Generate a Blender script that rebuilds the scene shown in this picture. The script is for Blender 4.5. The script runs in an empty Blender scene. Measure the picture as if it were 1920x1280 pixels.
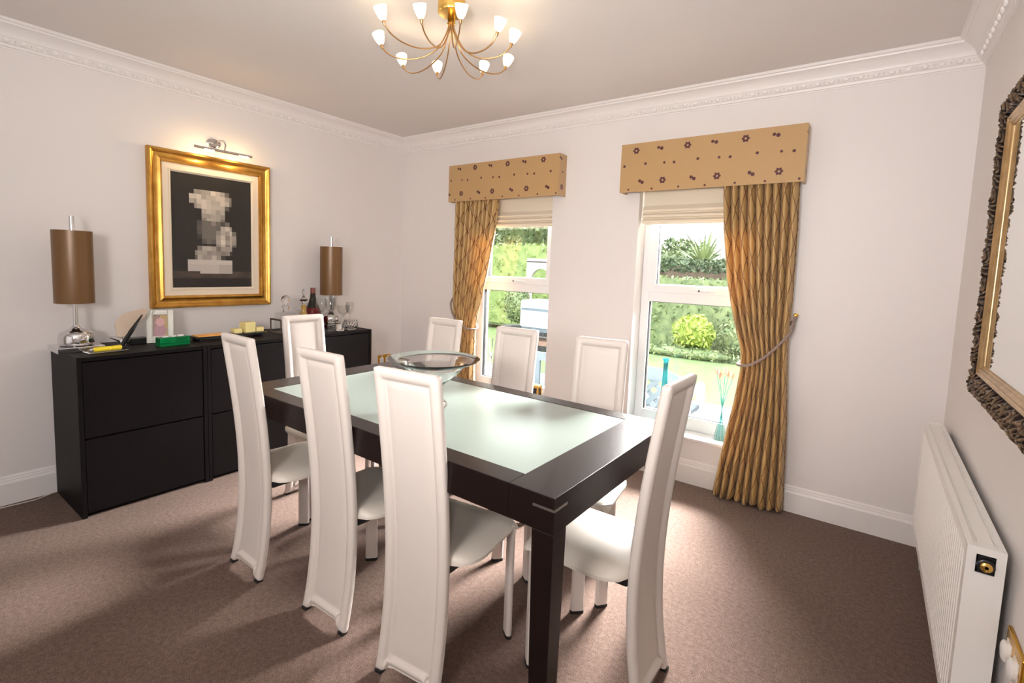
import bpy, bmesh, math, random
from mathutils import Vector, Matrix, noise
PI = math.pi
S = bpy.context.scene
COL = S.collection
random.seed(7)

# ------------------------------------------------------------------ camera
def cam_axes(yaw, pitch, roll):
    cy, sy = math.cos(yaw), math.sin(yaw)
    f = Vector((sy*math.cos(pitch), cy*math.cos(pitch), math.sin(pitch)))
    r = Vector((cy, -sy, 0)); u = r.cross(f)
    return r*math.cos(roll)+u*math.sin(roll), -r*math.sin(roll)+u*math.cos(roll), f
cd = bpy.data.cameras.new('camera'); cam = bpy.data.objects.new('camera', cd); COL.objects.link(cam)
_r, _u, _f = cam_axes(-.63521, -.09158, .03585)
M = Matrix((_r, _u, -_f)).transposed().to_4x4(); M.translation = (3.56792, -3.22383, 1.33716)
cam.matrix_world = M
cd.sensor_width = 36; cd.lens = 935.78/1920*36
cd.shift_x = 18.05/1920; cd.shift_y = -54.25/1920
cd.clip_start = .02; cd.clip_end = 200
S.camera = cam
# ------------------------------------------------------------------ colour management
S.view_settings.view_transform = 'Standard'; S.view_settings.look = 'None'
S.view_settings.gamma = 1; S.view_settings.use_curve_mapping = False
S.view_settings.exposure = 0.12
# ------------------------------------------------------------------ world: bright overcast sky, brighter overhead
wd = bpy.data.worlds.new('World'); S.world = wd; wd.use_nodes = True
nt = wd.node_tree; bg = nt.nodes['Background']
tc = nt.nodes.new('ShaderNodeTexCoord'); sx = nt.nodes.new('ShaderNodeSeparateXYZ'); rp = nt.nodes.new('ShaderNodeValToRGB')
nt.links.new(tc.outputs['Generated'], sx.inputs[0]); nt.links.new(sx.outputs['Z'], rp.inputs[0])
e = rp.color_ramp.elements
e[0].position = 0.0; e[0].color = (.12, .122, .122, 1)
e[1].position = 1.0; e[1].color = (1, 1, 1, 1)
k = rp.color_ramp.elements.new(.25); k.color = (.15, .155, .16, 1)
k = rp.color_ramp.elements.new(.5); k.color = (.95, .97, 1, 1)
nt.links.new(rp.outputs[0], bg.inputs[0]); bg.inputs[1].default_value = 11.0

def area(name, loc, target, sx_, sy_, energy, col=(1, 1, 1), portal=False, spread=PI):
    l = bpy.data.lights.new(name, 'AREA'); l.shape = 'RECTANGLE'; l.size = sx_; l.size_y = sy_
    l.energy = energy; l.color = col; l.spread = spread
    if portal: l.cycles.is_portal = True
    o = bpy.data.objects.new(name, l); COL.objects.link(o); o.location = loc
    o.rotation_euler = (Vector(target)-Vector(loc)).to_track_quat('-Z', 'Y').to_euler()
    return o
def point(name, loc, energy, col=(1, .8, .55), rad=.02):
    l = bpy.data.lights.new(name, 'POINT'); l.energy = energy; l.color = col; l.shadow_soft_size = rad
    o = bpy.data.objects.new(name, l); COL.objects.link(o); o.location = loc
    return o
W, H, YN = 3.904, 2.45, -4.9        # room width, height, near wall
area('portal_light', (1.225, .1, 1.12), (1.225, -1, 1.12), .79, 1.6, 1, portal=True)
area('portal_light', (2.68, .1, 1.12), (2.68, -1, 1.12), .79, 1.6, 1, portal=True)
# added fill lamp by the near wall, out of view; no doors there
area('rear_fill_lamp', (1.9, YN+.05, 1.25), (1.9, 0, 1.15), 2.2, 1.9, 7, (1, .97, .95))
# added lamp outside, out of view, strengthening the daylight through both windows
area('window_fill_lamp', (2.3, 2.4, 3.0), (2.0, -2.4, .15), 4.4, 1.6, 1500, (1, .985, .96), spread=math.radians(62))
sl = bpy.data.lights.new('camera_flash', 'SPOT'); sl.energy = 88; sl.color = (1, .95, .93); sl.spot_size = math.radians(112); sl.spot_blend = 1; sl.shadow_soft_size = .07
so = bpy.data.objects.new('camera_flash', sl); COL.objects.link(so); so.location = (3.52, -3.30, 1.50)
so.rotation_euler = (Vector((1.9, -.6, 2.2))-so.location).to_track_quat('-Z', 'Y').to_euler()

area('ceiling_fill_lamp', (3.0, -3.9, 1.5), (2.3, -2.3, 2.45), .5, .5, 42, (1, .95, .92))  # added lamp aimed upwards, out of view, to brighten the ceiling
# ------------------------------------------------------------------ materials
MATS = {}
def nodes(name):
    m = bpy.data.materials.new(name); m.use_nodes = True
    MATS[name] = m
    return m, m.node_tree, m.node_tree.nodes['Principled BSDF']
def link(t, a, b): t.links.new(a, b)
def mth(t, op, a, b=None, c=None):
    n = t.nodes.new('ShaderNodeMath'); n.operation = op
    for i, v in enumerate((a, b, c)):
        if v is None: continue
        if isinstance(v, (int, float)): n.inputs[i].default_value = v
        else: t.links.new(v, n.inputs[i])
    return n.outputs[0]
def mat(name, col, rough=.5, metal=0, bump=0, bscale=80, var=0, vscale=6, trans=0, ior=1.45, emit=None, es=0, coat=0, sheen=0, stretch=None, col2=None, alpha=1, spec=.5):
    m, t, b = nodes(name)
    b.inputs['Base Color'].default_value = (*col, 1); b.inputs['Roughness'].default_value = rough
    b.inputs['Metallic'].default_value = metal; b.inputs['Transmission Weight'].default_value = trans
    b.inputs['IOR'].default_value = ior; b.inputs['Coat Weight'].default_value = coat
    b.inputs['Sheen Weight'].default_value = sheen; b.inputs['Specular IOR Level'].default_value = spec
    if emit: b.inputs['Emission Color'].default_value = (*emit, 1); b.inputs['Emission Strength'].default_value = es
    vec = None
    if bump or var or col2:
        tcn = t.nodes.new('ShaderNodeTexCoord'); vec = tcn.outputs['Object']
        if stretch:
            mp = t.nodes.new('ShaderNodeMapping'); mp.inputs['Scale'].default_value = stretch
            link(t, vec, mp.inputs[0]); vec = mp.outputs[0]
    if var or col2:
        n = t.nodes.new('ShaderNodeTexNoise'); n.inputs['Scale'].default_value = vscale; n.inputs['Detail'].default_value = 5
        link(t, vec, n.inputs[0])
        r = t.nodes.new('ShaderNodeValToRGB')
        c2 = col2 if col2 else tuple(min(1, c*(1+var)) for c in col)
        c1 = col if col2 else tuple(c*(1-var) for c in col)
        r.color_ramp.elements[0].position = .3; r.color_ramp.elements[1].position = .7
        r.color_ramp.elements[0].color = (*c1, 1); r.color_ramp.elements[1].color = (*c2, 1)
        link(t, n.outputs[0], r.inputs[0]); link(t, r.outputs[0], b.inputs['Base Color'])
    if bump:
        n = t.nodes.new('ShaderNodeTexNoise'); n.inputs['Scale'].default_value = bscale; n.inputs['Detail'].default_value = 4
        link(t, vec, n.inputs[0])
        bp = t.nodes.new('ShaderNodeBump'); bp.inputs['Strength'].default_value = bump; bp.inputs['Distance'].default_value = .01
        link(t, n.outputs[0], bp.inputs['Height']); link(t, bp.outputs[0], b.inputs['Normal'])
    return m
mat('wall_paint', (.78, .745, .73), .55, bump=.02, bscale=60)
mat('ceiling_paint', (.74, .70, .68), .7, bump=.02, bscale=40)
mat('trim_paint', (.82, .79, .775), .35)
mat('upvc', (.88, .89, .90), .25)
mat('rubber', (.012, .012, .012), .6)
mat('cream_leather', (.67, .605, .56), .38, bump=.12, bscale=420, spec=.45)
mat('seat_leather', (.70, .64, .565), .36, bump=.1, bscale=420)
mat('wenge', (.009, .0045, .004), .27, bump=.06, bscale=70, var=.35, vscale=40, stretch=(2, 14, 14), spec=.4)
mat('black_ash', (.006, .0042, .0045), .5, spec=.14, bump=.15, bscale=50, var=.3, vscale=30, stretch=(14, 2, 14))
mat('steel', (.55, .53, .52), .3, 1)
mat('chrome', (.72, .71, .72), .07, 1)
mat('brass', (.78, .50, .14), .22, 1)
mat('bronze_arm', (.55, .33, .15), .28, 1)
mat('antique_gold', (.50, .26, .055), .34, 1, bump=.06, bscale=150, col2=(.68, .40, .10), vscale=14)
mat('aged_gilt', (.42, .29, .15), .3, 1, col2=(.62, .45, .25), vscale=20)
mat('cream_mount', (.80, .70, .56), .8)
mat('white_plastic', (.82, .80, .78), .35)
mat('black_plastic', (.012, .012, .013), .3)
mat('clear_glass', (1, 1, 1), .02, trans=1, ior=1.45)
mat('aqua_glass', (.78, .95, .95), .03, trans=1, ior=1.3)
mat('green_glass', (.01, .42, .13), .05, trans=.75, ior=1.5)
mat('amber_liquid', (.90, .58, .10), .05, trans=.6, ior=1.33)
mat('bottle_red', (.16, .012, .012), .08, trans=.25, ior=1.45)
mat('bottle_dark', (.012, .012, .008), .1)
mat('foil_red', (.16, .04, .03), .35, .3)
mat('candle_wax', (.82, .70, .30), .5)
mat('orange_card', (.85, .42, .10), .5)
mat('yellow_plastic', (.85, .66, .03), .35)
mat('silver_tray', (.42, .40, .40), .22, 1)
mat('silver_frame', (.72, .72, .66), .3, .4, bump=.5, bscale=160)
mat('card_beige', (.52, .42, .33), .6)
mat('rope', (.28, .21, .18), .7, bump=.2, bscale=300)
mat('blind_fabric', (.80, .72, .58), .8, bump=.1, bscale=300)
mat('socket_brass', (.62, .34, .04), .25, 1)
mat('dried_petal', (.80, .58, .46), .7, var=.15, vscale=60)
mat('painted_frost', (1, 1, 1), .5)
mat('leaf_bright', (.13, .20, .022), .5, col2=(.27, .34, .06), vscale=9)
mat('lawn_green', (.072, .118, .038), .9, var=.15, vscale=3, bump=.4, bscale=200)
mat('paving', (.27, .265, .25), .85, var=.06, vscale=3)
mat('leaf_light', (.09, .14, .035), .5, col2=(.19, .25, .085), vscale=9)
mat('leaf_dark', (.02, .045, .018), .55, col2=(.06, .09, .035), vscale=9)
mat('leaf_mid', (.045, .08, .028), .55, col2=(.14, .18, .07), vscale=9)
mat('palm_leaf', (.16, .21, .08), .5, var=.15, vscale=5)
mat('bark', (.16, .12, .08), .9, bump=.5, bscale=30)
mat('stone_arch', (.34, .32, .30), .9, bump=.2, bscale=20)
mat('garden_brick', (.17, .12, .09), .9, col2=(.26, .20, .15), vscale=8)
mat('grey_paint', (.035, .052, .062), .55)
mat('white_paint', (.34, .37, .40), .5)
mat('pot_dark', (.02, .02, .022), .5)
mat('dark_wood', (.08, .05, .035), .6)
mat('coated_steel', (.86, .84, .81), .3)
mat('dark_gap', (.03, .03, .03), .7)
mat('linen_card', (.62, .56, .50), .7)

def carpet():
    m, t, b = nodes('carpet')
    b.inputs['Roughness'].default_value = .95; b.inputs['Specular IOR Level'].default_value = .1
    b.inputs['Sheen Weight'].default_value = .08
    tcn = t.nodes.new('ShaderNodeTexCoord')
    n = t.nodes.new('ShaderNodeTexNoise'); n.inputs['Scale'].default_value = 330; n.inputs['Detail'].default_value = 3
    n2 = t.nodes.new('ShaderNodeTexNoise'); n2.inputs['Scale'].default_value = 60; n2.inputs['Detail'].default_value = 4
    link(t, tcn.outputs['Object'], n.inputs[0]); link(t, tcn.outputs['Object'], n2.inputs[0])
    s = mth(t, 'ADD', mth(t, 'MULTIPLY', n.outputs[0], .75), mth(t, 'MULTIPLY', n2.outputs[0], .25))
    r = t.nodes.new('ShaderNodeValToRGB'); r.color_ramp.elements[0].position = .36; r.color_ramp.elements[1].position = .64
    r.color_ramp.elements[0].color = (.056, .032, .025, 1); r.color_ramp.elements[1].color = (.205, .138, .110, 1)
    link(t, s, r.inputs[0]); link(t, r.outputs[0], b.inputs['Base Color'])
    bp = t.nodes.new('ShaderNodeBump'); bp.inputs['Strength'].default_value = .3; bp.inputs['Distance'].default_value = .004
    link(t, n.outputs[0], bp.inputs['Height']); link(t, bp.outputs[0], b.inputs['Normal'])
carpet()
def window_glass():
    m = bpy.data.materials.new('window_glass'); m.use_nodes = True; MATS['window_glass'] = m
    t = m.node_tree; t.nodes.clear()
    o = t.nodes.new('ShaderNodeOutputMaterial'); mx = t.nodes.new('ShaderNodeMixShader')
    tr = t.nodes.new('ShaderNodeBsdfTransparent'); gl = t.nodes.new('ShaderNodeBsdfGlossy'); gl.inputs['Roughness'].default_value = .02
    fr = t.nodes.new('ShaderNodeFresnel'); fr.inputs[0].default_value = 1.35
    link(t, fr.outputs[0], mx.inputs[0]); link(t, tr.outputs[0], mx.inputs[1]); link(t, gl.outputs[0], mx.inputs[2]); link(t, mx.outputs[0], o.inputs[0])
window_glass()
def thin_tint(name, col):
    m = bpy.data.materials.new(name); m.use_nodes = True; MATS[name] = m
    t = m.node_tree; t.nodes.clear()
    o = t.nodes.new('ShaderNodeOutputMaterial'); mx = t.nodes.new('ShaderNodeMixShader')
    tr = t.nodes.new('ShaderNodeBsdfTransparent'); tr.inputs[0].default_value = (*col, 1)
    gl = t.nodes.new('ShaderNodeBsdfGlossy'); gl.inputs['Roughness'].default_value = .03
    lw = t.nodes.new('ShaderNodeLayerWeight'); lw.inputs[0].default_value = .5
    fac = mth(t, 'ADD', mth(t, 'MULTIPLY', mth(t, 'POWER', lw.outputs['Facing'], 3), .45), .04)
    link(t, fac, mx.inputs[0]); link(t, tr.outputs[0], mx.inputs[1]); link(t, gl.outputs[0], mx.inputs[2]); link(t, mx.outputs[0], o.inputs[0])
thin_tint('thin_clear', (.965, .97, .965))
thin_tint('thin_aqua', (.88, .97, .965))
def teal():
    m, t, b = nodes('teal_glass'); b.inputs['Base Color'].default_value = (.10, .42, .44, 1); b.inputs['Roughness'].default_value = .15
    tl = t.nodes.new('ShaderNodeBsdfTranslucent'); tl.inputs[0].default_value = (.10, .42, .44, 1); ms = t.nodes.new('ShaderNodeMixShader'); ms.inputs[0].default_value = .4
    link(t, b.outputs[0], ms.inputs[1]); link(t, tl.outputs[0], ms.inputs[2]); link(t, ms.outputs[0], t.nodes['Material Output'].inputs[0])
teal()
def frosted_top():
    m, t, b = nodes('frosted_glass')
    b.inputs['Base Color'].default_value = (.32, .385, .35, 1); b.inputs['Roughness'].default_value = .24
    b.inputs['Specular IOR Level'].default_value = .5
frosted_top()
def shade_satin():
    m, t, b = nodes('shade_satin')
    tcn = t.nodes.new('ShaderNodeTexCoord'); mp = t.nodes.new('ShaderNodeMapping'); mp.inputs['Scale'].default_value = (900, 900, 3)
    n = t.nodes.new('ShaderNodeTexNoise'); n.inputs['Scale'].default_value = 1
    link(t, tcn.outputs['Object'], mp.inputs[0]); link(t, mp.outputs[0], n.inputs[0])
    r = t.nodes.new('ShaderNodeValToRGB')
    r.color_ramp.elements[0].color = (.125, .062, .022, 1); r.color_ramp.elements[1].color = (.20, .105, .038, 1)
    link(t, n.outputs[0], r.inputs[0]); link(t, r.outputs[0], b.inputs['Base Color'])
    b.inputs['Roughness'].default_value = .30; b.inputs['Anisotropic'].default_value = .6; b.inputs['Metallic'].default_value = .1
    b.inputs['Specular IOR Level'].default_value = .35
shade_satin()
def curtain_mat():
    m, t, b = nodes('curtain_silk')
    uv = t.nodes.new('ShaderNodeUVMap'); sp = t.nodes.new('ShaderNodeSeparateXYZ'); link(t, uv.outputs[0], sp.inputs[0])
    U, V = sp.outputs[0], sp.outputs[1]
    # ogee lattice: two mirrored wavy line families (metres)
    ku, kv = 1/.11, 1/.19
    wob = mth(t, 'MULTIPLY', mth(t, 'SINE', mth(t, 'MULTIPLY', V, 2*PI*kv)), .05)
    a = mth(t, 'ADD', mth(t, 'ADD', mth(t, 'MULTIPLY', U, ku), mth(t, 'MULTIPLY', V, kv)), wob)
    c = mth(t, 'ADD', mth(t, 'SUBTRACT', mth(t, 'MULTIPLY', U, ku), mth(t, 'MULTIPLY', V, kv)), wob)
    la = mth(t, 'PINGPONG', a, .5); lc = mth(t, 'PINGPONG', c, .5)
    mask = mth(t, 'LESS_THAN', mth(t, 'MINIMUM', la, lc), .050)
    n = t.nodes.new('ShaderNodeTexNoise'); n.inputs['Scale'].default_value = 900; link(t, uv.outputs[0], n.inputs[0])
    r = t.nodes.new('ShaderNodeValToRGB'); r.color_ramp.elements[0].color = (.46, .285, .10, 1); r.color_ramp.elements[1].color = (.60, .39, .155, 1)
    link(t, n.outputs[0], r.inputs[0])
    mx = t.nodes.new('ShaderNodeMix'); mx.data_type = 'RGBA'
    link(t, mask, mx.inputs[0]); link(t, r.outputs[0], mx.inputs[6]); mx.inputs[7].default_value = (.20, .085, .025, 1)
    link(t, mx.outputs[2], b.inputs['Base Color'])
    b.inputs['Roughness'].default_value = .36; b.inputs['Sheen Weight'].default_value = .15; b.inputs['Specular IOR Level'].default_value = .6
    tl = t.nodes.new('ShaderNodeBsdfTranslucent'); ms = t.nodes.new('ShaderNodeMixShader'); ms.inputs[0].default_value = .2
    link(t, mx.outputs[2], tl.inputs[0]); link(t, b.outputs[0], ms.inputs[1]); link(t, tl.outputs[0], ms.inputs[2])
    link(t, ms.outputs[0], t.nodes['Material Output'].inputs[0])
curtain_mat()
def pelmet_mat():
    m, t, b = nodes('pelmet_silk')
    uv = t.nodes.new('ShaderNodeUVMap'); sp = t.nodes.new('ShaderNodeSeparateXYZ'); link(t, uv.outputs[0], sp.inputs[0])
    P = .32
    u = mth(t, 'FLOORED_MODULO', sp.outputs[0], P); v = sp.outputs[1]
    def dist(cx, cy):
        du = mth(t, 'PINGPONG', mth(t, 'ABSOLUTE', mth(t, 'SUBTRACT', u, cx)), P/2)
        return mth(t, 'SQRT', mth(t, 'ADD', mth(t, 'POWER', du, 2), mth(t, 'POWER', mth(t, 'SUBTRACT', v, cy), 2))), du
    masks = []
    def dot(cx, cy, r): masks.append(mth(t, 'LESS_THAN', dist(cx, cy)[0], r))
    def flower(cx, cy, r):
        d, _ = dist(cx, cy)
        du = mth(t, 'SUBTRACT', u, cx); an = mth(t, 'ARCTAN2', mth(t, 'SUBTRACT', v, cy), du)
        rad = mth(t, 'ADD', r, mth(t, 'MULTIPLY', mth(t, 'COSINE', mth(t, 'MULTIPLY', an, 6)), r*.16))
        masks.append(mth(t, 'MULTIPLY', mth(t, 'LESS_THAN', d, rad), mth(t, 'GREATER_THAN', d, r*.33)))
    flower(.10, .258, .019); flower(.28, .062, .019)
    dot(.243, .263, .009); dot(.263, .257, .0105)
    dot(.133, .067, .010); dot(.150, .057, .0105)
    dot(.025, .165, .0085); dot(.165, .172, .0085); dot(.285, .168, .0075)
    dot(.06, .016, .0065); dot(.215, .014, .0065)
    tot = masks[0]
    for mk in masks[1:]: tot = mth(t, 'MAXIMUM', tot, mk)
    n = t.nodes.new('ShaderNodeTexNoise'); n.inputs['Scale'].default_value = 60; n.inputs['Detail'].default_value = 6
    mp = t.nodes.new('ShaderNodeMapping'); mp.inputs['Scale'].default_value = (1, 9, 1)
    link(t, uv.outputs[0], mp.inputs[0]); link(t, mp.outputs[0], n.inputs[0])
    r = t.nodes.new('ShaderNodeValToRGB'); r.color_ramp.elements[0].color = (.40, .245, .10, 1); r.color_ramp.elements[1].color = (.52, .33, .15, 1)
    link(t, n.outputs[0], r.inputs[0])
    mx = t.nodes.new('ShaderNodeMix'); mx.data_type = 'RGBA'
    link(t, tot, mx.inputs[0]); link(t, r.outputs[0], mx.inputs[6]); mx.inputs[7].default_value = (.075, .012, .018, 1)
    link(t, mx.outputs[2], b.inputs['Base Color']); b.inputs['Roughness'].default_value = .55
    b.inputs['Sheen Weight'].default_value = .2
pelmet_mat()
def vcol_mat(name, rough):
    m, t, b = nodes(name); a = t.nodes.new('ShaderNodeAttribute'); a.attribute_name = 'Col'
    link(t, a.outputs['Color'], b.inputs['Base Color']); b.inputs['Roughness'].default_value = rough
vcol_mat('painting', .45)
def ornate_mat():
    m, t, b = nodes('ornate_bronze')
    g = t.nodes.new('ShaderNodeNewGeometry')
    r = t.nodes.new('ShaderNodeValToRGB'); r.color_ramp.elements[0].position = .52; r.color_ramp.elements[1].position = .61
    r.color_ramp.elements[0].color = (.022, .013, .012, 1); r.color_ramp.elements[1].color = (.40, .28, .17, 1)  # shine on the raised carving painted in as a paler colour
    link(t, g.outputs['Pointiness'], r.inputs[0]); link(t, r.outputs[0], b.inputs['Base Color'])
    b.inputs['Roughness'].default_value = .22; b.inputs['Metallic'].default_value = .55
ornate_mat()
m_, t_, b_ = nodes('lit_shade')
b_.inputs['Base Color'].default_value = (.95, .9, .8, 1); b_.inputs['Roughness'].default_value = .4
b_.inputs['Emission Color'].default_value = (1, .84, .58, 1); b_.inputs['Emission Strength'].default_value = 1.25
mat('lit_tube', (1, .9, .7), .4, emit=(1, .72, .38), es=9)
mat('mirror_silver', (.92, .95, .93), .01, 1)

# ------------------------------------------------------------------ mesh helpers
class MB:
    def __init__(s): s.v = []; s.f = []; s.uv = None
    def add(s, vs, fs):
        o = len(s.v); s.v += [tuple(p) for p in vs]; s.f += [tuple(i+o for i in f) for f in fs]; return s
    def box(s, x0, x1, y0, y1, z0, z1, b=0):
        if b:
            bm = bmesh.new(); bmesh.ops.create_cube(bm, size=1)
            for p in bm.verts: p.co = Vector(((x0+x1)/2+p.co.x*(x1-x0), (y0+y1)/2+p.co.y*(y1-y0), (z0+z1)/2+p.co.z*(z1-z0)))
            bmesh.ops.bevel(bm, geom=bm.edges[:], offset=b, segments=2, affect='EDGES', profile=.5)
            bm.verts.index_update(); vs = [p.co[:] for p in bm.verts]; fs = [[q.index for q in f.verts] for f in bm.faces]; bm.free()
            return s.add(vs, fs)
        v = [(x, y, z) for z in (z0, z1) for y in (y0, y1) for x in (x0, x1)]
        return s.add(v, [(0, 2, 3, 1), (4, 5, 7, 6), (0, 1, 5, 4), (2, 6, 7, 3), (0, 4, 6, 2), (1, 3, 7, 5)])
    def lathe(s, prof, c=(0, 0, 0), n=28, axis=None, close=False):
        vs = []; fs = []
        rot = Vector((0, 0, 1)).rotation_difference(Vector(axis)).to_matrix() if axis else None
        for r, z in prof:
            for k in range(n):
                p = Vector((r*math.cos(2*PI*k/n), r*math.sin(2*PI*k/n), z))
                if rot: p = rot @ p
                vs.append(p+Vector(c))
        m = len(prof)
        for i in range(m-1 if not close else m):
            j = (i+1) % m
            for k in range(n): fs.append((i*n+k, i*n+(k+1) % n, j*n+(k+1) % n, j*n+k))
        if not close:
            if prof[0][0] > 1e-5: fs.append(tuple(range(n))[::-1])
            if prof[-1][0] > 1e-5: fs.append(tuple((m-1)*n+k for k in range(n)))
        return s.add(vs, fs)
    def tube(s, pts, r, n=8, cap=True, up=None):
        pts = [Vector(p) for p in pts]; vs = []; fs = []
        rs = r if isinstance(r, (list, tuple)) else [r]*len(pts)
        t0 = (pts[1]-pts[0]).normalized(); nrm = t0.orthogonal().normalized()
        for i, p in enumerate(pts):
            t = (pts[min(i+1, len(pts)-1)]-pts[max(i-1, 0)]).normalized()
            nrm = (nrm-t*nrm.dot(t)).normalized(); bn = t.cross(nrm)
            for k in range(n):
                a = 2*PI*k/n; vs.append(p+(nrm*math.cos(a)+bn*math.sin(a))*rs[i])
        for i in range(len(pts)-1):
            for k in range(n): fs.append((i*n+k, i*n+(k+1) % n, (i+1)*n+(k+1) % n, (i+1)*n+k))
        if cap: fs.append(tuple(range(n))[::-1]); fs.append(tuple((len(pts)-1)*n+k for k in range(n)))
        return s.add(vs, fs)
    def ball(s, c, rx, ry=None, rz=None, n=12):
        ry = ry or rx; rz = rz or rx; vs = []; fs = []
        m = n//2+1
        for i in range(m+1):
            th = PI*i/m
            for k in range(n): vs.append((c[0]+rx*math.sin(th)*math.cos(2*PI*k/n), c[1]+ry*math.sin(th)*math.sin(2*PI*k/n), c[2]+rz*math.cos(th)))
        for i in range(m):
            for k in range(n): fs.append((i*n+k, (i+1)*n+k, (i+1)*n+(k+1) % n, i*n+(k+1) % n))
        return s.add(vs, fs)
    def prism(s, poly, f, d0, d1):
        # poly of (a,b), f(a,b,d)->xyz
        n = len(poly)
        vs = [f(a, b, d0) for a, b in poly]+[f(a, b, d1) for a, b in poly]
        fs = [tuple(range(n))[::-1], tuple(range(n, 2*n))]+[(k, (k+1) % n, n+(k+1) % n, n+k) for k in range(n)]
        return s.add(vs, fs)
def obj(name, mb, material, parent=None, smooth=False, bevel=0, fix=True):
    me = bpy.data.meshes.new(name); me.from_pydata(mb.v, [], mb.f)
    if fix:
        bm = bmesh.new(); bm.from_mesh(me); bmesh.ops.remove_doubles(bm, verts=bm.verts, dist=1e-6)
        bmesh.ops.recalc_face_normals(bm, faces=bm.faces); bm.to_mesh(me); bm.free()
    me.materials.append(MATS[material])
    if smooth:
        for p in me.polygons: p.use_smooth = True
        me.set_sharp_from_angle(angle=math.radians(smooth if smooth is not True else 40))
    o = bpy.data.objects.new(name, me); COL.objects.link(o)
    if parent: o.parent = parent
    if bevel:
        md = o.modifiers.new('bevel', 'BEVEL'); md.width = bevel; md.segments = 2; md.limit_method = 'ANGLE'; md.angle_limit = .6
    return o
def tag(o, label, cat, group=None):
    o['label'] = label; o['category'] = cat
    if group: o['group'] = group
    return o
def thing(name, label, cat, loc=(0, 0, 0), rz=0, group=None):
    o = bpy.data.objects.new(name, None); COL.objects.link(o); o.location = loc; o.rotation_euler = (0, 0, rz)
    o.empty_display_size = .05
    return tag(o, label, cat, group)
def structure(name, mb=None, material=None, **k):
    o = obj(name, mb, material, **k) if mb else bpy.data.objects.new(name, None)
    if not mb: COL.objects.link(o)
    o['kind'] = 'structure'; return o
def copy_tree(o, parent=None):
    c = o.copy(); COL.objects.link(c); c.parent = parent
    for ch in list(o.children): copy_tree(ch, c)
    return c
def recentre(o):   # move a mesh object's origin to its base centre
    me = o.data; xs = [v.co for v in me.vertices]
    c = Vector(((min(p.x for p in xs)+max(p.x for p in xs))/2, (min(p.y for p in xs)+max(p.y for p in xs))/2, min(p.z for p in xs)))
    for v in me.vertices: v.co -= c
    o.location = c; return o

# ------------------------------------------------------------------ room shell
T = .28
structure('floor', MB().box(0, W, YN, 0, -.1, 0), 'carpet')
structure('ceiling', MB().box(0, W, YN, 0, H, H+.1), 'ceiling_paint')
structure('wall_left', MB().box(-.15, 0, YN, T, -.1, H+.1), 'wall_paint')
structure('wall_right', MB().box(W, W+.15, YN, T, -.1, H+.1), 'wall_paint')
nb = MB()
DX0, DX1, DZ = .75, 3.05, 2.1
nb.box(-.15, W+.15, YN-.15, YN, DZ+.15, H+.1)
nb.box(-.15, DX0, YN-.15, YN, -.1, DZ+.15); nb.box(DX1, W+.15, YN-.15, YN, -.1, DZ+.15)
nb.box(DX0, DX1, YN-.15, YN, -.1, DZ+.15)
structure('wall_near', nb, 'wall_paint')
# window wall with two openings
X1a, X1b, X2a, X2b, ZS, ZT = .83, 1.618, 2.285, 3.075, .30, 1.98
wb = MB()
wb.box(0, X1a, 0, T, -.1, H+.1); wb.box(X1b, X2a, 0, T, -.1, H+.1); wb.box(X2b, W, 0, T, -.1, H+.1)
for a, b in ((X1a, X1b), (X2a, X2b)): wb.box(a, b, 0, T, -.1, ZS-.02); wb.box(a, b, 0, T, ZT, H+.1)
structure('wall_far', wb, 'wall_paint')

# cornice
def cornice_profile():   # (out from wall, down from ceiling)
    return [(0, .119), (.004, .119), (.004, .112), (.012, .110), (.014, .104), (.014, .098), (.022, .095), (.026, .088), (.034, .080), (.038, .072), (.042, .070), (.044, .062),
            (.052, .048), (.066, .034), (.084, .024), (.092, .022), (.094, .014), (.104, .012), (.108, .006), (.111, 0), (0, 0)]
def run_cornice(name, f, L):
    mb = MB(); pr = cornice_profile()
    mb.prism(pr, f, 0, L)
    n = int(L/.062)
    for i in range(n):
        s_ = (i+.5)*L/n
        if s_ < .05 or s_ > L-.05: continue
        # egg, and a dart beside it
        c = f(.028, .082, s_)
        mb2 = MB().ball((0, 0, 0), .012, .012, .012, n=8)
        ex = Vector(f(0, 0, 1))-Vector(f(0, 0, 0)); ex.normalize()
        for p in mb2.v:
            pass
        mb.add([tuple(Vector(c)+ex*p[0]*1.25+Vector(f(1, 0, 0))*0+(Vector(f(1, 0, 0))-Vector(f(0, 0, 0)))*p[1]*.9+Vector((0, 0, p[2]*1.15))) for p in mb2.v], mb2.f)
        d = f(.028, .086, s_+L/n/2); on = Vector(f(1, 0, 0))-Vector(f(0, 0, 0))
        D = Vector(d)
        mb.add([D+ex*.004+Vector((0, 0, .012))+on*.004, D-ex*.004+Vector((0, 0, .012))+on*.004, D+Vector((0, 0, -.012))-on*.002, D+on*.010], [(0, 1, 3), (1, 2, 3), (2, 0, 3), (0, 2, 1)])
    o = structure(name, mb, 'trim_paint', smooth=35); return o
run_cornice('trim_1', lambda o, d, s_: (s_, -o, H-d), W)
run_cornice('trim_2', lambda o, d, s_: (o, -s_, H-d), -YN)
run_cornice('trim_3', lambda o, d, s_: (W-o, -s_, H-d), -YN)
run_cornice('trim_4', lambda o, d, s_: (s_, YN+o, H-d), W)
# skirting
bp_ = [(0, 0), (.018, 0), (.018, .112), (.015, .120), (.012, .124), (.012, .130), (.008, .136), (.008, .142), (.004, .150), (0, .152)]
structure('baseboard_far', MB().prism(bp_, lambda o, z, s_: (s_, -o, z), 0, W), 'trim_paint')
structure('baseboard_left', MB().prism(bp_, lambda o, z, s_: (o, -s_, z), 0, -YN), 'trim_paint')
structure('baseboard_right', MB().prism(bp_, lambda o, z, s_: (W-o, -s_, z), 0, -YN), 'trim_paint')

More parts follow.
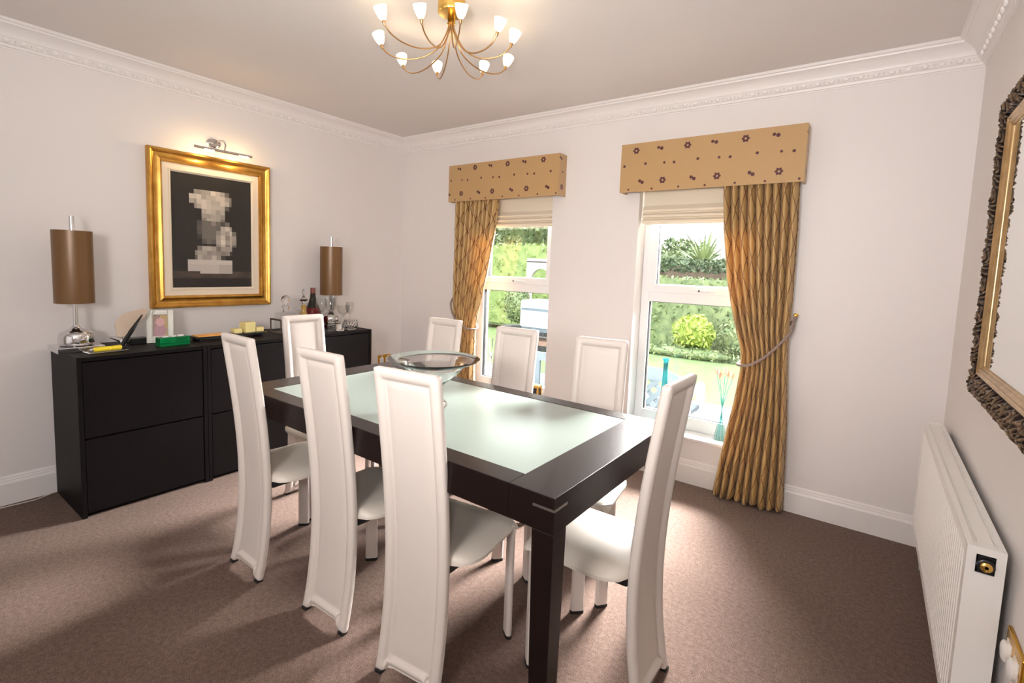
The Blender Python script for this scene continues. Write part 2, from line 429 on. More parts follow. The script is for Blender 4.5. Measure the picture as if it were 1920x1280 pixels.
# windows
def make_window(n, xa, xb):
    w = structure('window_%d' % n); w.location = (xa, .13, ZS)
    L = xb-xa; Ht = ZT-ZS; fr = .055; d0, d1 = 0, .07
    tz0, tz1 = 1.138-ZS, 1.215-ZS        # transom of the fixed frame
    m = MB(); m.box(0, fr, d0, d1, 0, Ht, .004); m.box(L-fr, L, d0, d1, 0, Ht, .004); m.box(fr, L-fr, d0, d1, .0, .085, .003)
    m.box(fr, L-fr, d0, d1, Ht-.06, Ht, .003); m.box(fr, L-fr, d0, d1, tz0, tz1, .003)
    obj('window_frame', m, 'upvc', w)
    # glazing gaskets
    g = MB()
    for (a, b, c, d) in ((fr, fr+.004, .085, tz0), (L-fr-.004, L-fr, .085, tz0)): g.box(a, b, .02, .05, c, d)
    for (c, d) in ((.085, .089), (tz0-.004, tz0)): g.box(fr, L-fr, .02, .05, c, d)
    obj('gasket', g, 'rubber', w)
    p = MB().box(fr, L-fr, .033, .037, .085, tz0); obj('lower_pane', p, 'window_glass', w)
    s0, s1 = .035, L-.035
    m = MB(); zb, zt = tz1-.012, Ht-.045; sw = .068
    m.box(s0, s0+sw, -.018, .05, zb, zt, .004); m.box(s1-sw, s1, -.018, .05, zb, zt, .004); m.box(s0+sw, s1-sw, -.018, .05, zb, zb+.052, .003); m.box(s0+sw, s1-sw, -.018, .05, zt-sw, zt, .003)
    sash = obj('sash', m, 'upvc', w)
    g = MB(); g.box(s0+sw, s0+sw+.004, .0, .04, zb+.052, zt-sw); g.box(s0+sw, s1-sw, .0, .04, zb+.052, zb+.055)
    obj('gasket', g, 'rubber', sash)
    obj('pane', MB().box(s0+sw, s1-sw, .018, .022, zb+.052, zt-sw), 'window_glass', sash)
    hx = L*.5+.02
    hm = MB().box(hx-.045, hx+.045, -.030, -.018, zb+.014, zb+.032, .004); hm.box(hx-.04, hx+.075, -.040, -.030, zb+.018, zb+.029, .003)
    h = obj('handle', hm, 'upvc', sash)
    obj('lock', MB().lathe([(.006, 0), (.006, .004)], (hx-.02, -.040, zb+.0235), 12, (0, -1, 0)), 'black_plastic', h)
    obj('window_sill', MB().box(.002, L-.002, -.155, 0, -.02, 0, .005), 'trim_paint', w)
    obj('outer_sill', MB().box(0, L, .07, .20, -.02, .0), 'upvc', w)
make_window(1, X1a, X1b); make_window(2, X2a, X2b)

# roman blinds inside the reveals
def blind(xa, xb, label):
    t = thing('roman_blind', label, 'blind', ((xa+xb)/2, .055, 1.66))
    hw = (xb-xa)/2-.012; z1 = ZT-1.66-.005
    # folded cloth: flat above, three stacked swags at the bottom
    pr = [(0, z1), (0, .115), (-.006, .105), (-.022, .085), (-.020, .072), (-.004, .070), (-.006, .064), (-.026, .050), (-.026, .036), (-.006, .034), (-.008, .028), (-.030, .014), (-.028, 0), (-.006, 0), (.006, .03), (.006, z1)]
    m = MB().prism(pr, lambda y, z, x: (x, y, z), -hw, hw)
    obj('blind_cloth', m, 'blind_fabric', t)
    obj('bottom_bar', MB().box(-hw+.02, hw, -.012, .004, -.008, .004), 'blind_fabric', t)
blind(X1a, X1b, 'cream roman blind folded up at the top of the left window')
blind(X2a, X2b, 'cream roman blind folded up at the top of the right window')

# pelmets
def pelmet(x0, x1, z0, z1, d, label, phase):
    o = MB()
    bm = bmesh.new(); uvl = bm.loops.layers.uv.new('UVMap')
    def q(pts, uvs):
        vs = [bm.verts.new(p) for p in pts]; f = bm.faces.new(vs)
        for l, uv in zip(f.loops, uvs): l[uvl].uv = uv
    t_ = .012; L = x1-x0; h = z1-z0; Y = -d
    P = lambda x, y, z: (x, y, z)
    for (xa, ya, xb, yb, ua, ub) in ((0, Y, L, Y, phase, phase+L), (L, Y, L, 0, phase+L, phase+L+d), (0, 0, 0, Y, phase-d, phase)):
        q([P(xa, ya, 0), P(xb, yb, 0), P(xb, yb, h), P(xa, ya, h)], [(ua, 0), (ub, 0), (ub, h), (ua, h)])
    # inner faces and rims
    for (xa, ya, xb, yb) in ((t_, Y+t_, L-t_, Y+t_), (L-t_, Y+t_, L-t_, 0), (t_, 0, t_, Y+t_)):
        q([P(xb, yb, 0), P(xa, ya, 0), P(xa, ya, h-t_), P(xb, yb, h-t_)], [(.05, .12)]*4)
    q([P(0, Y, h), P(L, Y, h), P(L, 0, h), P(0, 0, h)], [(.05, .12)]*4)
    q([P(t_, Y+t_, h-t_), P(t_, 0, h-t_), P(L-t_, 0, h-t_), P(L-t_, Y+t_, h-t_)], [(.05, .12)]*4)
    q([P(0, Y, 0), P(t_, Y+t_, 0), P(L-t_, Y+t_, 0), P(L, Y, 0)], [(.05, .12)]*4)
    q([P(L, Y, 0), P(L-t_, Y+t_, 0), P(L-t_, 0, 0), P(L, 0, 0)], [(.05, .12)]*4)
    q([P(0, Y, 0), P(0, 0, 0), P(t_, 0, 0), P(t_, Y+t_, 0)], [(.05, .12)]*4)
    me = bpy.data.meshes.new('pelmet'); bm.to_mesh(me); bm.free(); me.materials.append(MATS['pelmet_silk'])
    ob = bpy.data.objects.new('pelmet', me); COL.objects.link(ob); ob.location = (x0, 0, z0)
    return tag(ob, label, 'pelmet')
pelmet(.668, 1.722, 1.858, 2.150, .105, 'gold box pelmet with dark flowers over the left window', -.02+.16)
pelmet(2.186, 3.228, 1.846, 2.150, .105, 'gold box pelmet with dark flowers over the right window', 0.0)

# curtains
def lerp(tab, z):
    for (za, a), (zb, b) in zip(tab, tab[1:]):
        if za >= z >= zb:
            k = (za-z)/(za-zb) if za != zb else 0
            return tuple(p+(q-p)*k for p, q in zip(a, b)) if isinstance(a, tuple) else a+(b-a)*k
    return tab[-1][1]
def curtain(tabL, tabR, tieR, zt, label, folds, flip, y0, fabric=1.25, wallside='R'):
    nu, nv = 290, 90
    bm = bmesh.new(); uvl = bm.loops.layers.uv.new('UVMap'); rows = []
    rnd = random.Random(folds*13+3)
    ph = [rnd.uniform(-.5, .5) for _ in range(12)]; am = [rnd.uniform(.65, 1.15) for _ in range(folds+2)]
    for j in range(nv+1):
        v = j/nv; z = zt*(1-v)+.006*v; z0 = z
        a = lerp(tabL, z); b = lerp(tabR, z)
        row = []
        w = b-a
        tight = max(0, 1-abs(z-.86)/.35)
        dep = .070+.020*max(0, 1-z/.8)-.014*tight
        for i in range(nu+1):
            u = i/nu
            uu = u+(.010*math.sin(2*PI*(u*1.3+v*.7)+ph[0])+.006*math.sin(2*PI*(u*2.1-v*1.1)+ph[1]))*min(1, v*2)
            k = min(folds, int(max(0, uu*folds))); A = am[k]
            s_ = abs(math.sin(PI*uu*folds+.35*math.sin(2.2*v+ph[2])))**.42
            y = y0+dep*.60-dep*(.5+.5*A)*s_*1.12-.022*max(0, 1-z/.45)*math.sin(PI*u)-.012*math.sin(PI*u)*tight
            y += .0025*noise.noise(Vector((u*7, z*4, folds)))
            x = a+w*u
            zz = z+(0.010*math.sin(u*folds*5+1)*max(0, 1-z/.20) if z > .02 else 0)+(.006 if z < .02 else 0)*(1+math.sin(u*23))
            y = min(y, -.006)
            row.append((bm.verts.new((x, y, max(.003, zz))), (u*fabric, z0)))
        rows.append(row)
    for j in range(nv):
        for i in range(nu):
            qd = [rows[j][i], rows[j+1][i], rows[j+1][i+1], rows[j][i+1]]
            f = bm.faces.new([p[0] for p in qd]); f.smooth = True
            for l, p in zip(f.loops, qd): l[uvl].uv = p[1]
    me = bpy.data.meshes.new('curtain'); bm.to_mesh(me); bm.free(); me.materials.append(MATS['curtain_silk'])
    o = bpy.data.objects.new('curtain', me); COL.objects.link(o)
    md = o.modifiers.new('thick', 'SOLIDIFY'); md.thickness = .003; md.offset = 0
    return tag(o, label, 'curtain')
curtain([(1.87, 2.815), (1.6, 2.838), (1.3, 2.880), (1.07, 2.935), (.90, 2.985), (.80, 2.990), (.6, 2.968), (.4, 2.935), (.2, 2.905), (0, 2.885)],
        [(1.87, 3.205), (1.6, 3.216), (1.2, 3.220), (1.03, 3.215), (.85, 3.222), (.5, 3.245), (0, 3.262)],
        None, 1.87, 'gold silk curtain with diamond lattice tied back right of the right window', 9, False, -.062)
curtain([(1.87, .730), (1.4, .735), (1.0, .735), (.88, .750), (.6, .742), (0, .74)],
        [(1.87, 1.150), (1.6, 1.125), (1.3, 1.06), (1.1, 1.01), (.90, .965), (.80, .950), (.6, .945), (.4, .945), (0, .97)],
        None, 1.87, 'gold silk curtain with diamond lattice tied back left of the left window', 9, True, -.062)
def rope_tie(path, hook, label, clip_label=None):
    t = thing('rope_tieback', label, 'curtain tieback', hook)
    P = [Vector(p) for p in path]
    # resample by Catmull-Rom
    def cr(p0, p1, p2, p3, s_): return .5*((2*p1)+(-p0+p2)*s_+(2*p0-5*p1+4*p2-p3)*s_*s_+(-p0+3*p1-3*p2+p3)*s_**3)
    pts = []
    for i in range(len(P)-1):
        for k in range(14): pts.append(cr(P[max(0, i-1)], P[i], P[i+1], P[min(len(P)-1, i+2)], k/14))
    pts.append(P[-1]); pts = [p-Vector(hook) for p in pts]
    m = MB(); acc = 0
    for s0 in range(3):
        hel = []; acc = 0; nr = None
        for i, p in enumerate(pts):
            tt = (pts[min(i+1, len(pts)-1)]-pts[max(i-1, 0)]).normalized()
            nr = tt.orthogonal().normalized() if nr is None else (nr-tt*nr.dot(tt)).normalized()
            if i: acc += (pts[i]-pts[i-1]).length
            a = acc*2*PI/.035+s0*2*PI/3; hel.append(p+(nr*math.cos(a)+tt.cross(nr)*math.sin(a))*.0045)
        m.tube(hel, .005, 6)
    obj('rope', m, 'rope', t, smooth=60)
    hk = MB().lathe([(.013, 0), (.013, .003), (.005, .006), (.004, .03), (.009, .034), (.010, .042), (0, .048)], (0, -.001, 0), 16, (0, -1, 0))
    obj('wall_hook', hk, 'brass', t, smooth=True)
    kn = MB().ball((pts[3].x, pts[3].y, pts[3].z), .011, n=10); obj('knot', kn, 'rope', t, smooth=True)
    return t
hk2 = (3.238, -.003, 1.125)
rope_tie([(3.238, -.030, 1.125), (3.232, -.085, 1.05), (3.215, -.118, 1.01), (3.13, -.132, .90), (3.05, -.128, .835), (2.985, -.095, .818), (2.972, -.055, .822), (3.00, -.018, .85), (3.12, -.012, .95), (3.225, -.022, 1.09)],
         hk2, 'twisted brown rope tieback round the right curtain')
hk1 = (.712, -.003, 1.08)
rope_tie([(.712, -.030, 1.08), (.722, -.10, 1.02), (.77, -.128, .93), (.84, -.130, .865), (.91, -.120, .825), (.965, -.085, .815), (.972, -.05, .822), (.94, -.016, .85), (.82, -.012, .95), (.722, -.022, 1.05)],
         hk1, 'twisted brown rope tieback round the left curtain')

# ------------------------------------------------------------------ dining chairs
def chair_y(z):
    t = z/1.021
    return .246*t-.418*t*t+.148*t**3
def make_chair():
    c = thing('dining_chair', 'x', 'chair')
    HT, WD, TH = 1.022, .250, .022
    # backrest: one leather covered sweep from the floor to the top, padded border round a flat field
    us = [-1, -.99, -.975, -.952, -.90, -.84, -.78, -.728, -.70, -.672, -.648, -.62, -.45, -.2, 0, .2, .45, .62, .648, .672, .70, .728, .78, .84, .90, .952, .975, .99, 1]
    zs = [0, .003, .006, .012, .022, .034, .042, .047, .052, .058, .064]+[.08+(.955-.08)*k/34 for k in range(35)]+[.970, .9765, .980, .984, .988, .996, 1.006, 1.014, 1.0175, 1.020, 1.022]
    def relief(x, z):
        dx = WD/2-abs(x); dz = min(z-(.030 if abs(x) < WD/2-.045 else .012), HT-z)
        d = min(dx, dz)
        if d < .036: return .0035+.0135*math.sqrt(max(0, 1-((d-.019)/.0192)**2))
        if d < .041: return .0070-.0050*(d-.036)/.005
        if d < .044: return .0015
        if d < .052: return .0015+.0045*(d-.044)/.008
        return .006
    n = len(us); vs = []; fs = []
    for side in (0, 1):
        for z in zs:
            ww = WD/2
            dzt = HT-z
            if dzt < .018: ww -= .018-math.sqrt(max(0, .018**2-(.018-dzt)**2))
            for u in us:
                x = u*ww
                # notch between the feet
                zz = z
                if z < .08:
                    lift = .020*max(0, min(1, (WD/2-abs(x)-.030)/.025)); zz = .010+lift+(z*(.08-.010-lift)/.08)
                r = relief(x, zz if z >= .08 else z+.012)
                if z == 0: r = .004
                if z == HT: r = .003
                y = chair_y(zz)
                vs.append((x, y+TH/2+(r if side else -r)-(.0), zz))
    m = len(zs)
    for side in (0, 1):
        o = side*n*m
        for j in range(m-1):
            for i in range(n-1):
                f = (o+j*n+i, o+j*n+i+1, o+(j+1)*n+i+1, o+(j+1)*n+i); fs.append(f if not side else f[::-1])
    o = n*m
    for j in range(m-1): fs += [(j*n, (j+1)*n, o+(j+1)*n, o+j*n), (j*n+n-1, o+j*n+n-1, o+(j+1)*n+n-1, (j+1)*n+n-1)]
    for i in range(n-1): fs += [(i, o+i, o+i+1, i+1), ((m-1)*n+i, (m-1)*n+i+1, o+(m-1)*n+i+1, o+(m-1)*n+i)]
    back = obj('backrest', MB().add(vs, fs), 'cream_leather', c, smooth=55)
    for s in (-1, 1):
        cap = MB().box(s*WD/2-s*.002 if s < 0 else s*WD/2-.030, s*WD/2+.030 if s < 0 else s*WD/2-.002, -.002+.0, .024, 0, .0125, .003)
        obj('foot_cap', cap, 'rubber', back)
    # seat: thin leather panel, sides rolled down, rounded rear corners
    NU, NV = 21, 21; vs = []; fs = []
    y0, y1, hw, zt = .062, .412, .193, .447
    def outline(u, v):
        y = y0+(y1-y0)*v; w = hw*(1-.05*v)
        if v < .34: w *= (1-.42*(1-math.sqrt(max(0, 1-((.34-v)/.34)**2))))
        if v > .93: w *= (1-.06*((v-.93)/.07)**2)
        return u*w, y
    for top in (1, 0):
        for j in range(NV):
            for i in range(NU):
                u = -1+2*i/(NU-1); v = j/(NV-1); x, y = outline(u, v)
                droop = -.020*max(0, abs(u)-.62)**2/.1444 - .018*max(0, v-.80)**2/.04+.004*math.cos(PI*u)*0
                edge = max(abs(u), abs(2*v-1)); rr = .0 if edge < .97 else -.003
                vs.append((x, y, zt+droop+(rr if top else -.016-rr)))
    o = NU*NV
    for j in range(NV-1):
        for i in range(NU-1):
            f = (j*NU+i, j*NU+i+1, (j+1)*NU+i+1, (j+1)*NU+i); fs.append(f); fs.append(tuple(o+k_ for k_ in f[::-1]))
    ring = [i for i in range(NU)]+[j*NU+NU-1 for j in range(1, NV)]+[(NV-1)*NU+i for i in range(NU-2, -1, -1)]+[j*NU for j in range(NV-2, 0, -1)]
    for a, b in zip(ring, ring[1:]+ring[:1]): fs.append((a, o+a, o+b, b))
    obj('seat', MB().add(vs, fs), 'seat_leather', c, smooth=50)
    fm = MB()
    fm.box(-.118, .118, .066, .088, .385, .43, .004)
    for s in (-1, 1):
        fm.add([(s*.118, .07, .385), (s*.118, .07, .430), (s*.165, .37, .430), (s*.165, .37, .405), (s*.100, .07, .385), (s*.100, .07, .430), (s*.145, .37, .430), (s*.145, .37, .405)],
               [(0, 1, 2, 3), (4, 7, 6, 5), (0, 4, 5, 1), (3, 2, 6, 7), (1, 5, 6, 2), (0, 3, 7, 4)])
    fm.box(-.16, .16, .355, .375, .405, .43, .003)
    obj('seat_frame', fm, 'black_plastic', c)
    for s in (-1, 1):
        cx, cy = s*.165, .378
        ax = Vector((1, -s*1.0, 0)).normalized(); ay = Vector((-ax.y, ax.x, 0))
        def stadium(a_, b_, n_=10):
            out = []
            for k_ in range(n_+1): an = -PI/2+PI*k_/n_; out.append((a_-b_+b_*math.cos(an), b_*math.sin(an)))
            for k_ in range(n_+1): an = PI/2+PI*k_/n_; out.append((-a_+b_+b_*math.cos(an), b_*math.sin(an)))
            return out
        f = lambda a_, b_, z_: tuple(Vector((cx, cy, z_))+ax*a_+ay*b_)
        leg = obj('leg', MB().prism(stadium(.026, .011), f, .011, .427), 'cream_leather', c, smooth=50)
        obj('foot_cap', MB().prism(stadium(.0275, .0125), f, 0, .012), 'rubber', leg, smooth=50)
    return c
CH = [((1.512, -2.232), -.02, 'white leather dining chair, leftmost of three with backs to the camera'),
      ((2.029, -2.199), .03, 'white leather dining chair, middle of three with backs to the camera'),
      ((2.482, -2.207), .118, 'white leather dining chair nearest the camera, rightmost of three with backs to it'),
      ((.972, -1.612), -1.60, 'white leather dining chair at the left table end before the black cabinets'),
      ((1.573, -1.088), 3.169, 'white leather dining chair behind the glass bowl beside the left curtain'),
      ((2.098, -1.101), 3.219, 'white leather dining chair on the far side, in front of the left window'),
      ((2.578, -1.101), 3.30, 'white leather dining chair on the far side, before the wall between windows'),
      ((3.117, -1.715), 1.552, 'white leather dining chair at the right table end nearest the radiator')]
proto = make_chair()
for i, (p, a, lab) in enumerate(CH):
    o = proto if i == 0 else copy_tree(proto)
    o.location = (p[0], p[1], 0); o.rotation_euler = (0, 0, a); o['label'] = lab; o['group'] = 'leather dining chairs round the table'

# ------------------------------------------------------------------ dining table
TX, TY, TR = 2.1467, -1.7289, -.0134
tb = thing('dining_table', 'dark wood dining table with frosted pale green glass centre', 'table', (TX, TY, 0), TR)
L2, W2, TZ, AP, LW, BE, BS = .830, .4227, .76, .0985, .0665, .1445, .078
for s in (-1, 1):
    obj('end_board', MB().box(min(s*L2, s*(L2-BE)), max(s*L2, s*(L2-BE)), -W2, W2, TZ-AP, TZ, .0015), 'wenge', tb)
    obj('side_board', MB().box(-L2+BE+.0008, L2-BE-.0008, min(s*W2, s*(W2-BS)), max(s*W2, s*(W2-BS)), TZ-AP, TZ, .0015), 'wenge', tb)
obj('glass_panel', MB().box(-L2+BE, L2-BE, -W2+BS, W2-BS, TZ-.012, TZ-.0015), 'frosted_glass', tb)
obj('underside_panel', MB().box(-L2+BE, L2-BE, -W2+BS, W2-BS, TZ-.045, TZ-.030), 'wenge', tb)
for sx_ in (-1, 1):
    for sy_ in (-1, 1):
        xo, yo = sx_*L2, sy_*W2; xi, yi = sx_*(L2-LW), sy_*(W2-LW); xb_, yb_ = sx_*(L2-.052), sy_*(W2-.052)
        top = [(xo, yo), (xi, yo), (xi, yi), (xo, yi)]; bot = [(xo, yo), (xb_, yo), (xb_, yb_), (xo, yb_)]
        vs = [(a, b, TZ-AP+.0005) for a, b in top]+[(a, b, 0) for a, b in bot]
        fs = [(0, 1, 2, 3), (7, 6, 5, 4)]+[(k_, 4+k_, 4+(k_+1) % 4, (k_+1) % 4) for k_ in range(4)]
        lg = obj('leg', MB().add(vs, fs), 'wenge', tb, bevel=.002)
        e_ = .0012
        pm = MB(); z0_, z1_ = TZ-.037, TZ-.030
        pm.box(min(xo+sx_*e_, xo-sx_*LW*.98), max(xo+sx_*e_, xo-sx_*LW*.98), min(yo+sy_*e_, yo-sy_*.003), max(yo+sy_*e_, yo-sy_*.003), z0_, z1_)
        pm.box(min(xo+sx_*e_, xo-sx_*.003), max(xo+sx_*e_, xo-sx_*.003), min(yo+sy_*e_, yo-sy_*LW*.98), max(yo+sy_*e_, yo-sy_*LW*.98), z0_, z1_)
        obj('metal_inlay', pm, 'steel', tb)
# glass bowl
bw = MB().lathe([(.0, .002), (.054, .0), (.058, .008), (.054, .020), (.038, .032), (.024, .044), (.021, .055), (.027, .072), (.045, .096), (.074, .120), (.100, .142), (.118, .162), (.122, .172), (.152, .181), (.182, .195), (.185, .199),
                 (.181, .200), (.150, .187), (.119, .179), (.113, .168), (.095, .148), (.069, .127), (.040, .102), (.018, .082), (.0, .077)], (0, 0, 0), 64)
bo = obj('glass_bowl', bw, 'clear_glass', smooth=60); bo.location = (2.172, -1.782, TZ+.0005)
tag(bo, 'large clear glass pedestal bowl with wide rim standing on the dining table', 'bowl')

# ------------------------------------------------------------------ cabinets
CW, CD, CHT = 1.786/3, .47, .82
def make_cabinet():
    c = thing('drawer_cabinet', 'x', 'cabinet')
    m = MB(); y0, y1 = .001, CW-.001
    m.box(.004, CD, y0, y0+.020, 0, CHT, .001); m.box(.004, CD, y1-.020, y1, 0, CHT, .001)
    m.box(.004, CD-.004, y0, y1, CHT-.022, CHT-.002, .001); m.box(.004, .02, y0, y1, 0, CHT-.03); m.box(.03, CD-.03, y0+.02, y1-.02, 0, .02)
    obj('carcass', m, 'black_ash', c)
    for za, zb_ in ((.022, .400), (.408, CHT-.028)):
        d = obj('drawer_front', MB().box(CD-.024, CD-.003, y0+.023, y1-.023, za, zb_, .0015), 'black_ash', c)
        obj('drawer_box', MB().box(.05, CD-.026, y0+.035, y1-.035, za+.02, zb_-.03), 'black_ash', d)
    return c
CL = ['black ash drawer cabinet at the left end, under the table lamp by the wall', 'black ash drawer cabinet in the middle of the row, beneath the framed painting',
      'black ash drawer cabinet at the right end, beneath the decanters and glasses']
pc = make_cabinet()
for i in range(3):
    o = pc if i == 0 else copy_tree(pc)
    o.location = (.02, -2.526+i*CW, 0); o['label'] = CL[i]; o['group'] = 'black cabinets along the left wall'
TOP = CHT-.002
# shallow depth shift: cabinets stand 2 cm off the wall behind the skirting

# ------------------------------------------------------------------ table lamps
def make_lamp():
    t = thing('table_lamp', 'x', 'lamp')
    m = MB().box(-.098, .098, -.098, .098, 0, .028, .003); obj('base_plate', m, 'chrome', t)
    prof = [(0, .028), (.068, .028), (.074, .034), (.075, .050), (.075, .072), (.072, .086), (.063, .098), (.046, .107), (.028, .114), (.019, .123), (.014, .134), (0, .136)]
    obj('bell_base', MB().lathe(prof, n=40), 'chrome', t, smooth=50)
    obj('stem', MB().lathe([(.0105, .110), (.0105, .70), (0, .701)], n=20), 'chrome', t, smooth=50)
    sh = MB().lathe([(.084, .250), (.084, .625), (.0825, .625), (.0825, .250)], n=56, close=True); obj('lamp_shade', sh, 'shade_satin', t, smooth=50)
    sp = MB()
    for k_ in range(3):
        a = k_*2*PI/3; sp.tube([(0, 0, .60), (.082*math.cos(a), .082*math.sin(a), .60)], .002, 6)
    obj('shade_ring', sp, 'chrome', t)
    return t
lp = make_lamp(); lp.location = (.215, -2.458, TOP); lp['label'] = 'chrome table lamp with brown cylinder shade at the left cabinet end'
lp2 = copy_tree(lp); lp2.location = (.150, -.868, TOP); lp2['label'] = 'chrome table lamp with brown cylinder shade behind the wine glasses'
for o in (lp, lp2): o['group'] = 'table lamps on the cabinets'

# ------------------------------------------------------------------ things on the cabinets, left
def onbase(name, mb, material, label, cat, loc, rz=0, smooth=False, group=None):
    o = obj(name, mb, material, smooth=smooth); o.location = loc; o.rotation_euler = (0, 0, rz); return tag(o, label, cat, group)
t = thing('pen_tray', 'flat silver pen tray in front of the left lamp', 'tray', (.365, -2.372, TOP), .12)
m = MB().box(-.045, .045, -.085, .085, 0, .008, .002)
obj('tray', m, 'silver_tray', t)
mm = MB()
for k_ in range(6): mm.ball((-.025, -.06+k_*.024, .013), .006, n=8)
obj('bead_edge', mm, 'silver_tray', t, smooth=True)
t = thing('marker_pen', 'fat yellow marker pen lying on the silver tray', 'pen', (.392, -2.376, TOP+.0085), .12)
obj('pen_barrel', MB().lathe([(.0105, 0), (.012, .004), (.012, .078), (.0112, .080)], (0, -.060, .0125), 18, (0, 1, 0)), 'yellow_plastic', t, smooth=50)
obj('pen_cap', MB().lathe([(.0118, 0), (.0125, .004), (.0125, .040), (.010, .044)], (0, .021, .0125), 18, (0, 1, 0)), 'yellow_plastic', t, smooth=50)
obj('pen_tip', MB().lathe([(.006, 0), (.0098, .008), (.0098, .016)], (0, -.076, .0125), 16, (0, 1, 0)), 'chrome', t, smooth=50)
# photo frame seen from the side/back on a black block stand
t = thing('turned_photo_frame', 'beige photo frame turned away, propped by a dark strut beside the lamp', 'photo frame', (.25, -2.235, TOP), 0)
prf = []
for k_ in range(28):
    a = 2*PI*k_/28; r = .072*(1+.16*math.cos(3*a+.4)); prf.append((r*math.cos(a)*.62, r*math.sin(a)*1.40))
up_ = Vector((-.25, .74, .66)).normalized(); ax_ = Vector((-.35, -.66, .60)); ax_ = (ax_-up_*ax_.dot(up_)).normalized(); nn_ = ax_.cross(up_)
cc = Vector((0, .005, .140))
obj('frame_back', MB().prism(prf, lambda a, b, d: tuple(cc+ax_*a+up_*b+nn_*d), 0, .008), 'card_beige', t)
obj('strut', MB().tube([(.03, -.045, .012), (.030, .005, .095), (.0, .065, .175)], [.013, .012, .003], 6), 'black_plastic', t)
obj('foot', MB().tube([(-.01, -.085, .058), (.01, -.045, .045), (.02, -.03, .01)], [.006, .014, .012], 6), 'silver_tray', t)
onbase('black_box', MB().box(-.035, .035, -.045, .045, 0, .034, .003), 'black_plastic', 'small black box behind the beige turned frame', 'box', (.16, -2.17, TOP))
# silver photo frame
t = thing('photo_frame', 'ornate silver photo frame with a small portrait, leaning behind green glass', 'photo frame', (.225, -2.075, TOP), -.38)
fl = Matrix.Rotation(math.radians(-12), 4, 'Y')
def FT(mb):
    mb.v = [tuple(fl @ Vector(p)) for p in mb.v]; return mb
m = MB(); fw, fh, bd = .066, .195, .030
m.box(-.006, .008, -fw, -fw+bd, 0, fh, .003); m.box(-.006, .008, fw-bd, fw, 0, fh, .003); m.box(-.006, .008, -fw+bd, fw-bd, 0, bd+.01, .003); m.box(-.006, .008, -fw+bd, fw-bd, fh-bd, fh, .003)
for k_ in range(22):
    for yy in (-fw+bd-.004, fw-bd+.004): m.ball((.009, yy, .03+k_*.0068), .0028, n=6)
obj('frame', FT(m), 'silver_frame', t, smooth=50)
me = MB(); cols = []
nx, ny = 12, 18
for j in range(ny):
    for i in range(nx):
        y0 = -(fw-bd)+(2*(fw-bd))*i/nx; y1 = -(fw-bd)+(2*(fw-bd))*(i+1)/nx; z0 = .035+(fh-.065)*j/ny; z1 = .035+(fh-.065)*(j+1)/ny
        me.add([(0.0, y0, z0), (0.0, y1, z0), (0.0, y1, z1), (0.0, y0, z1)], [(0, 1, 2, 3)])
        u_, v_ = (i+.5)/nx, (j+.5)/ny
        if (u_-.5)**2/.09+(v_-.68)**2/.035 < 1: c_ = (.62, .34, .34)
        elif (u_-.5)**2/.16+(v_-.28)**2/.09 < 1: c_ = (.42, .22, .26)
        else: c_ = (.50, .33, .12) if u_ > .5 else (.32, .20, .16)
        cols.append(c_)
def vcol_obj(name, mb, cols, material, parent):
    o = obj(name, mb, material, parent, fix=False)
    at = o.data.color_attributes.new('Col', 'FLOAT_COLOR', 'CORNER')
    for p in o.data.polygons:
        for li in p.loop_indices: at.data[li].color = (*cols[p.index], 1)
    return o
vcol_obj('photo', FT(me), cols, 'painting', t)
obj('easel_back', MB().add([(-.040, -.02, .13), (-.040, .02, .13), (-.110, .02, 0), (-.110, -.02, 0), (-.045, -.02, .125), (-.045, .02, .125), (-.116, .02, 0), (-.116, -.02, 0)],
    [(0, 1, 2, 3), (7, 6, 5, 4), (0, 4, 5, 1), (3, 2, 6, 7), (1, 5, 6, 2), (0, 3, 7, 4)]), 'black_plastic', t)
t = thing('tealight_holder', 'green glass block tealight holder in front of the silver photo frame', 'candle holder', (.345, -2.052, TOP), .08)
obj('glass_block', MB().box(-.028, .028, -.080, .080, 0, .050, .003), 'green_glass', t)
for yy in (-.04, .0, .04): obj('tealight', MB().lathe([(.016, 0), (.016, .006)], (0, yy, .0505), 16), 'white_plastic', t)
# candle tray
t = thing('candle_tray', 'long black candle tray with small brass feet under the painting', 'tray', (.26, -1.70, TOP), .0)
m = MB().box(-.055, .055, -.215, .215, .016, .026, .002); obj('tray', m, 'black_plastic', t)
for yy in (-.19, .19): obj('foot', MB().box(-.05, .05, yy-.006, yy+.006, 0, .016), 'black_plastic', t)
obj('end_handle', MB().tube([(.03, .215, .022), (.03, .235, .028), (.03, .238, .010)], .003, 8), 'brass', t)
onbase('orange_card', MB().box(-.05, .05, -.10, .10, 0, .004), 'orange_card', 'flat orange tray insert lying on the left of the candle tray', 'mat', (.26, -1.80, TOP+.0265))
cz = TOP+.0265
def candle(hx, hy, h, loc, label, rz=0):
    t = thing('block_candle', label, 'candle', loc, rz, 'yellow candles on the tray')
    obj('wax_block', MB().box(-hx, hx, -hy, hy, 0, h, .004), 'candle_wax', t)
    obj('wick', MB().tube([(0, 0, h-.001), (.001, .001, h+.006)], .0008, 5), 'dark_wood', t)
candle(.026, .026, .030, (.26, -1.652, cz), 'low yellow block candle left of the tall one')
candle(.036, .036, .068, (.255, -1.578, cz), 'tall yellow cube candle in the middle of the tray', .1)
candle(.026, .026, .030, (.26, -1.508, cz), 'low yellow block candle right of the tall one')

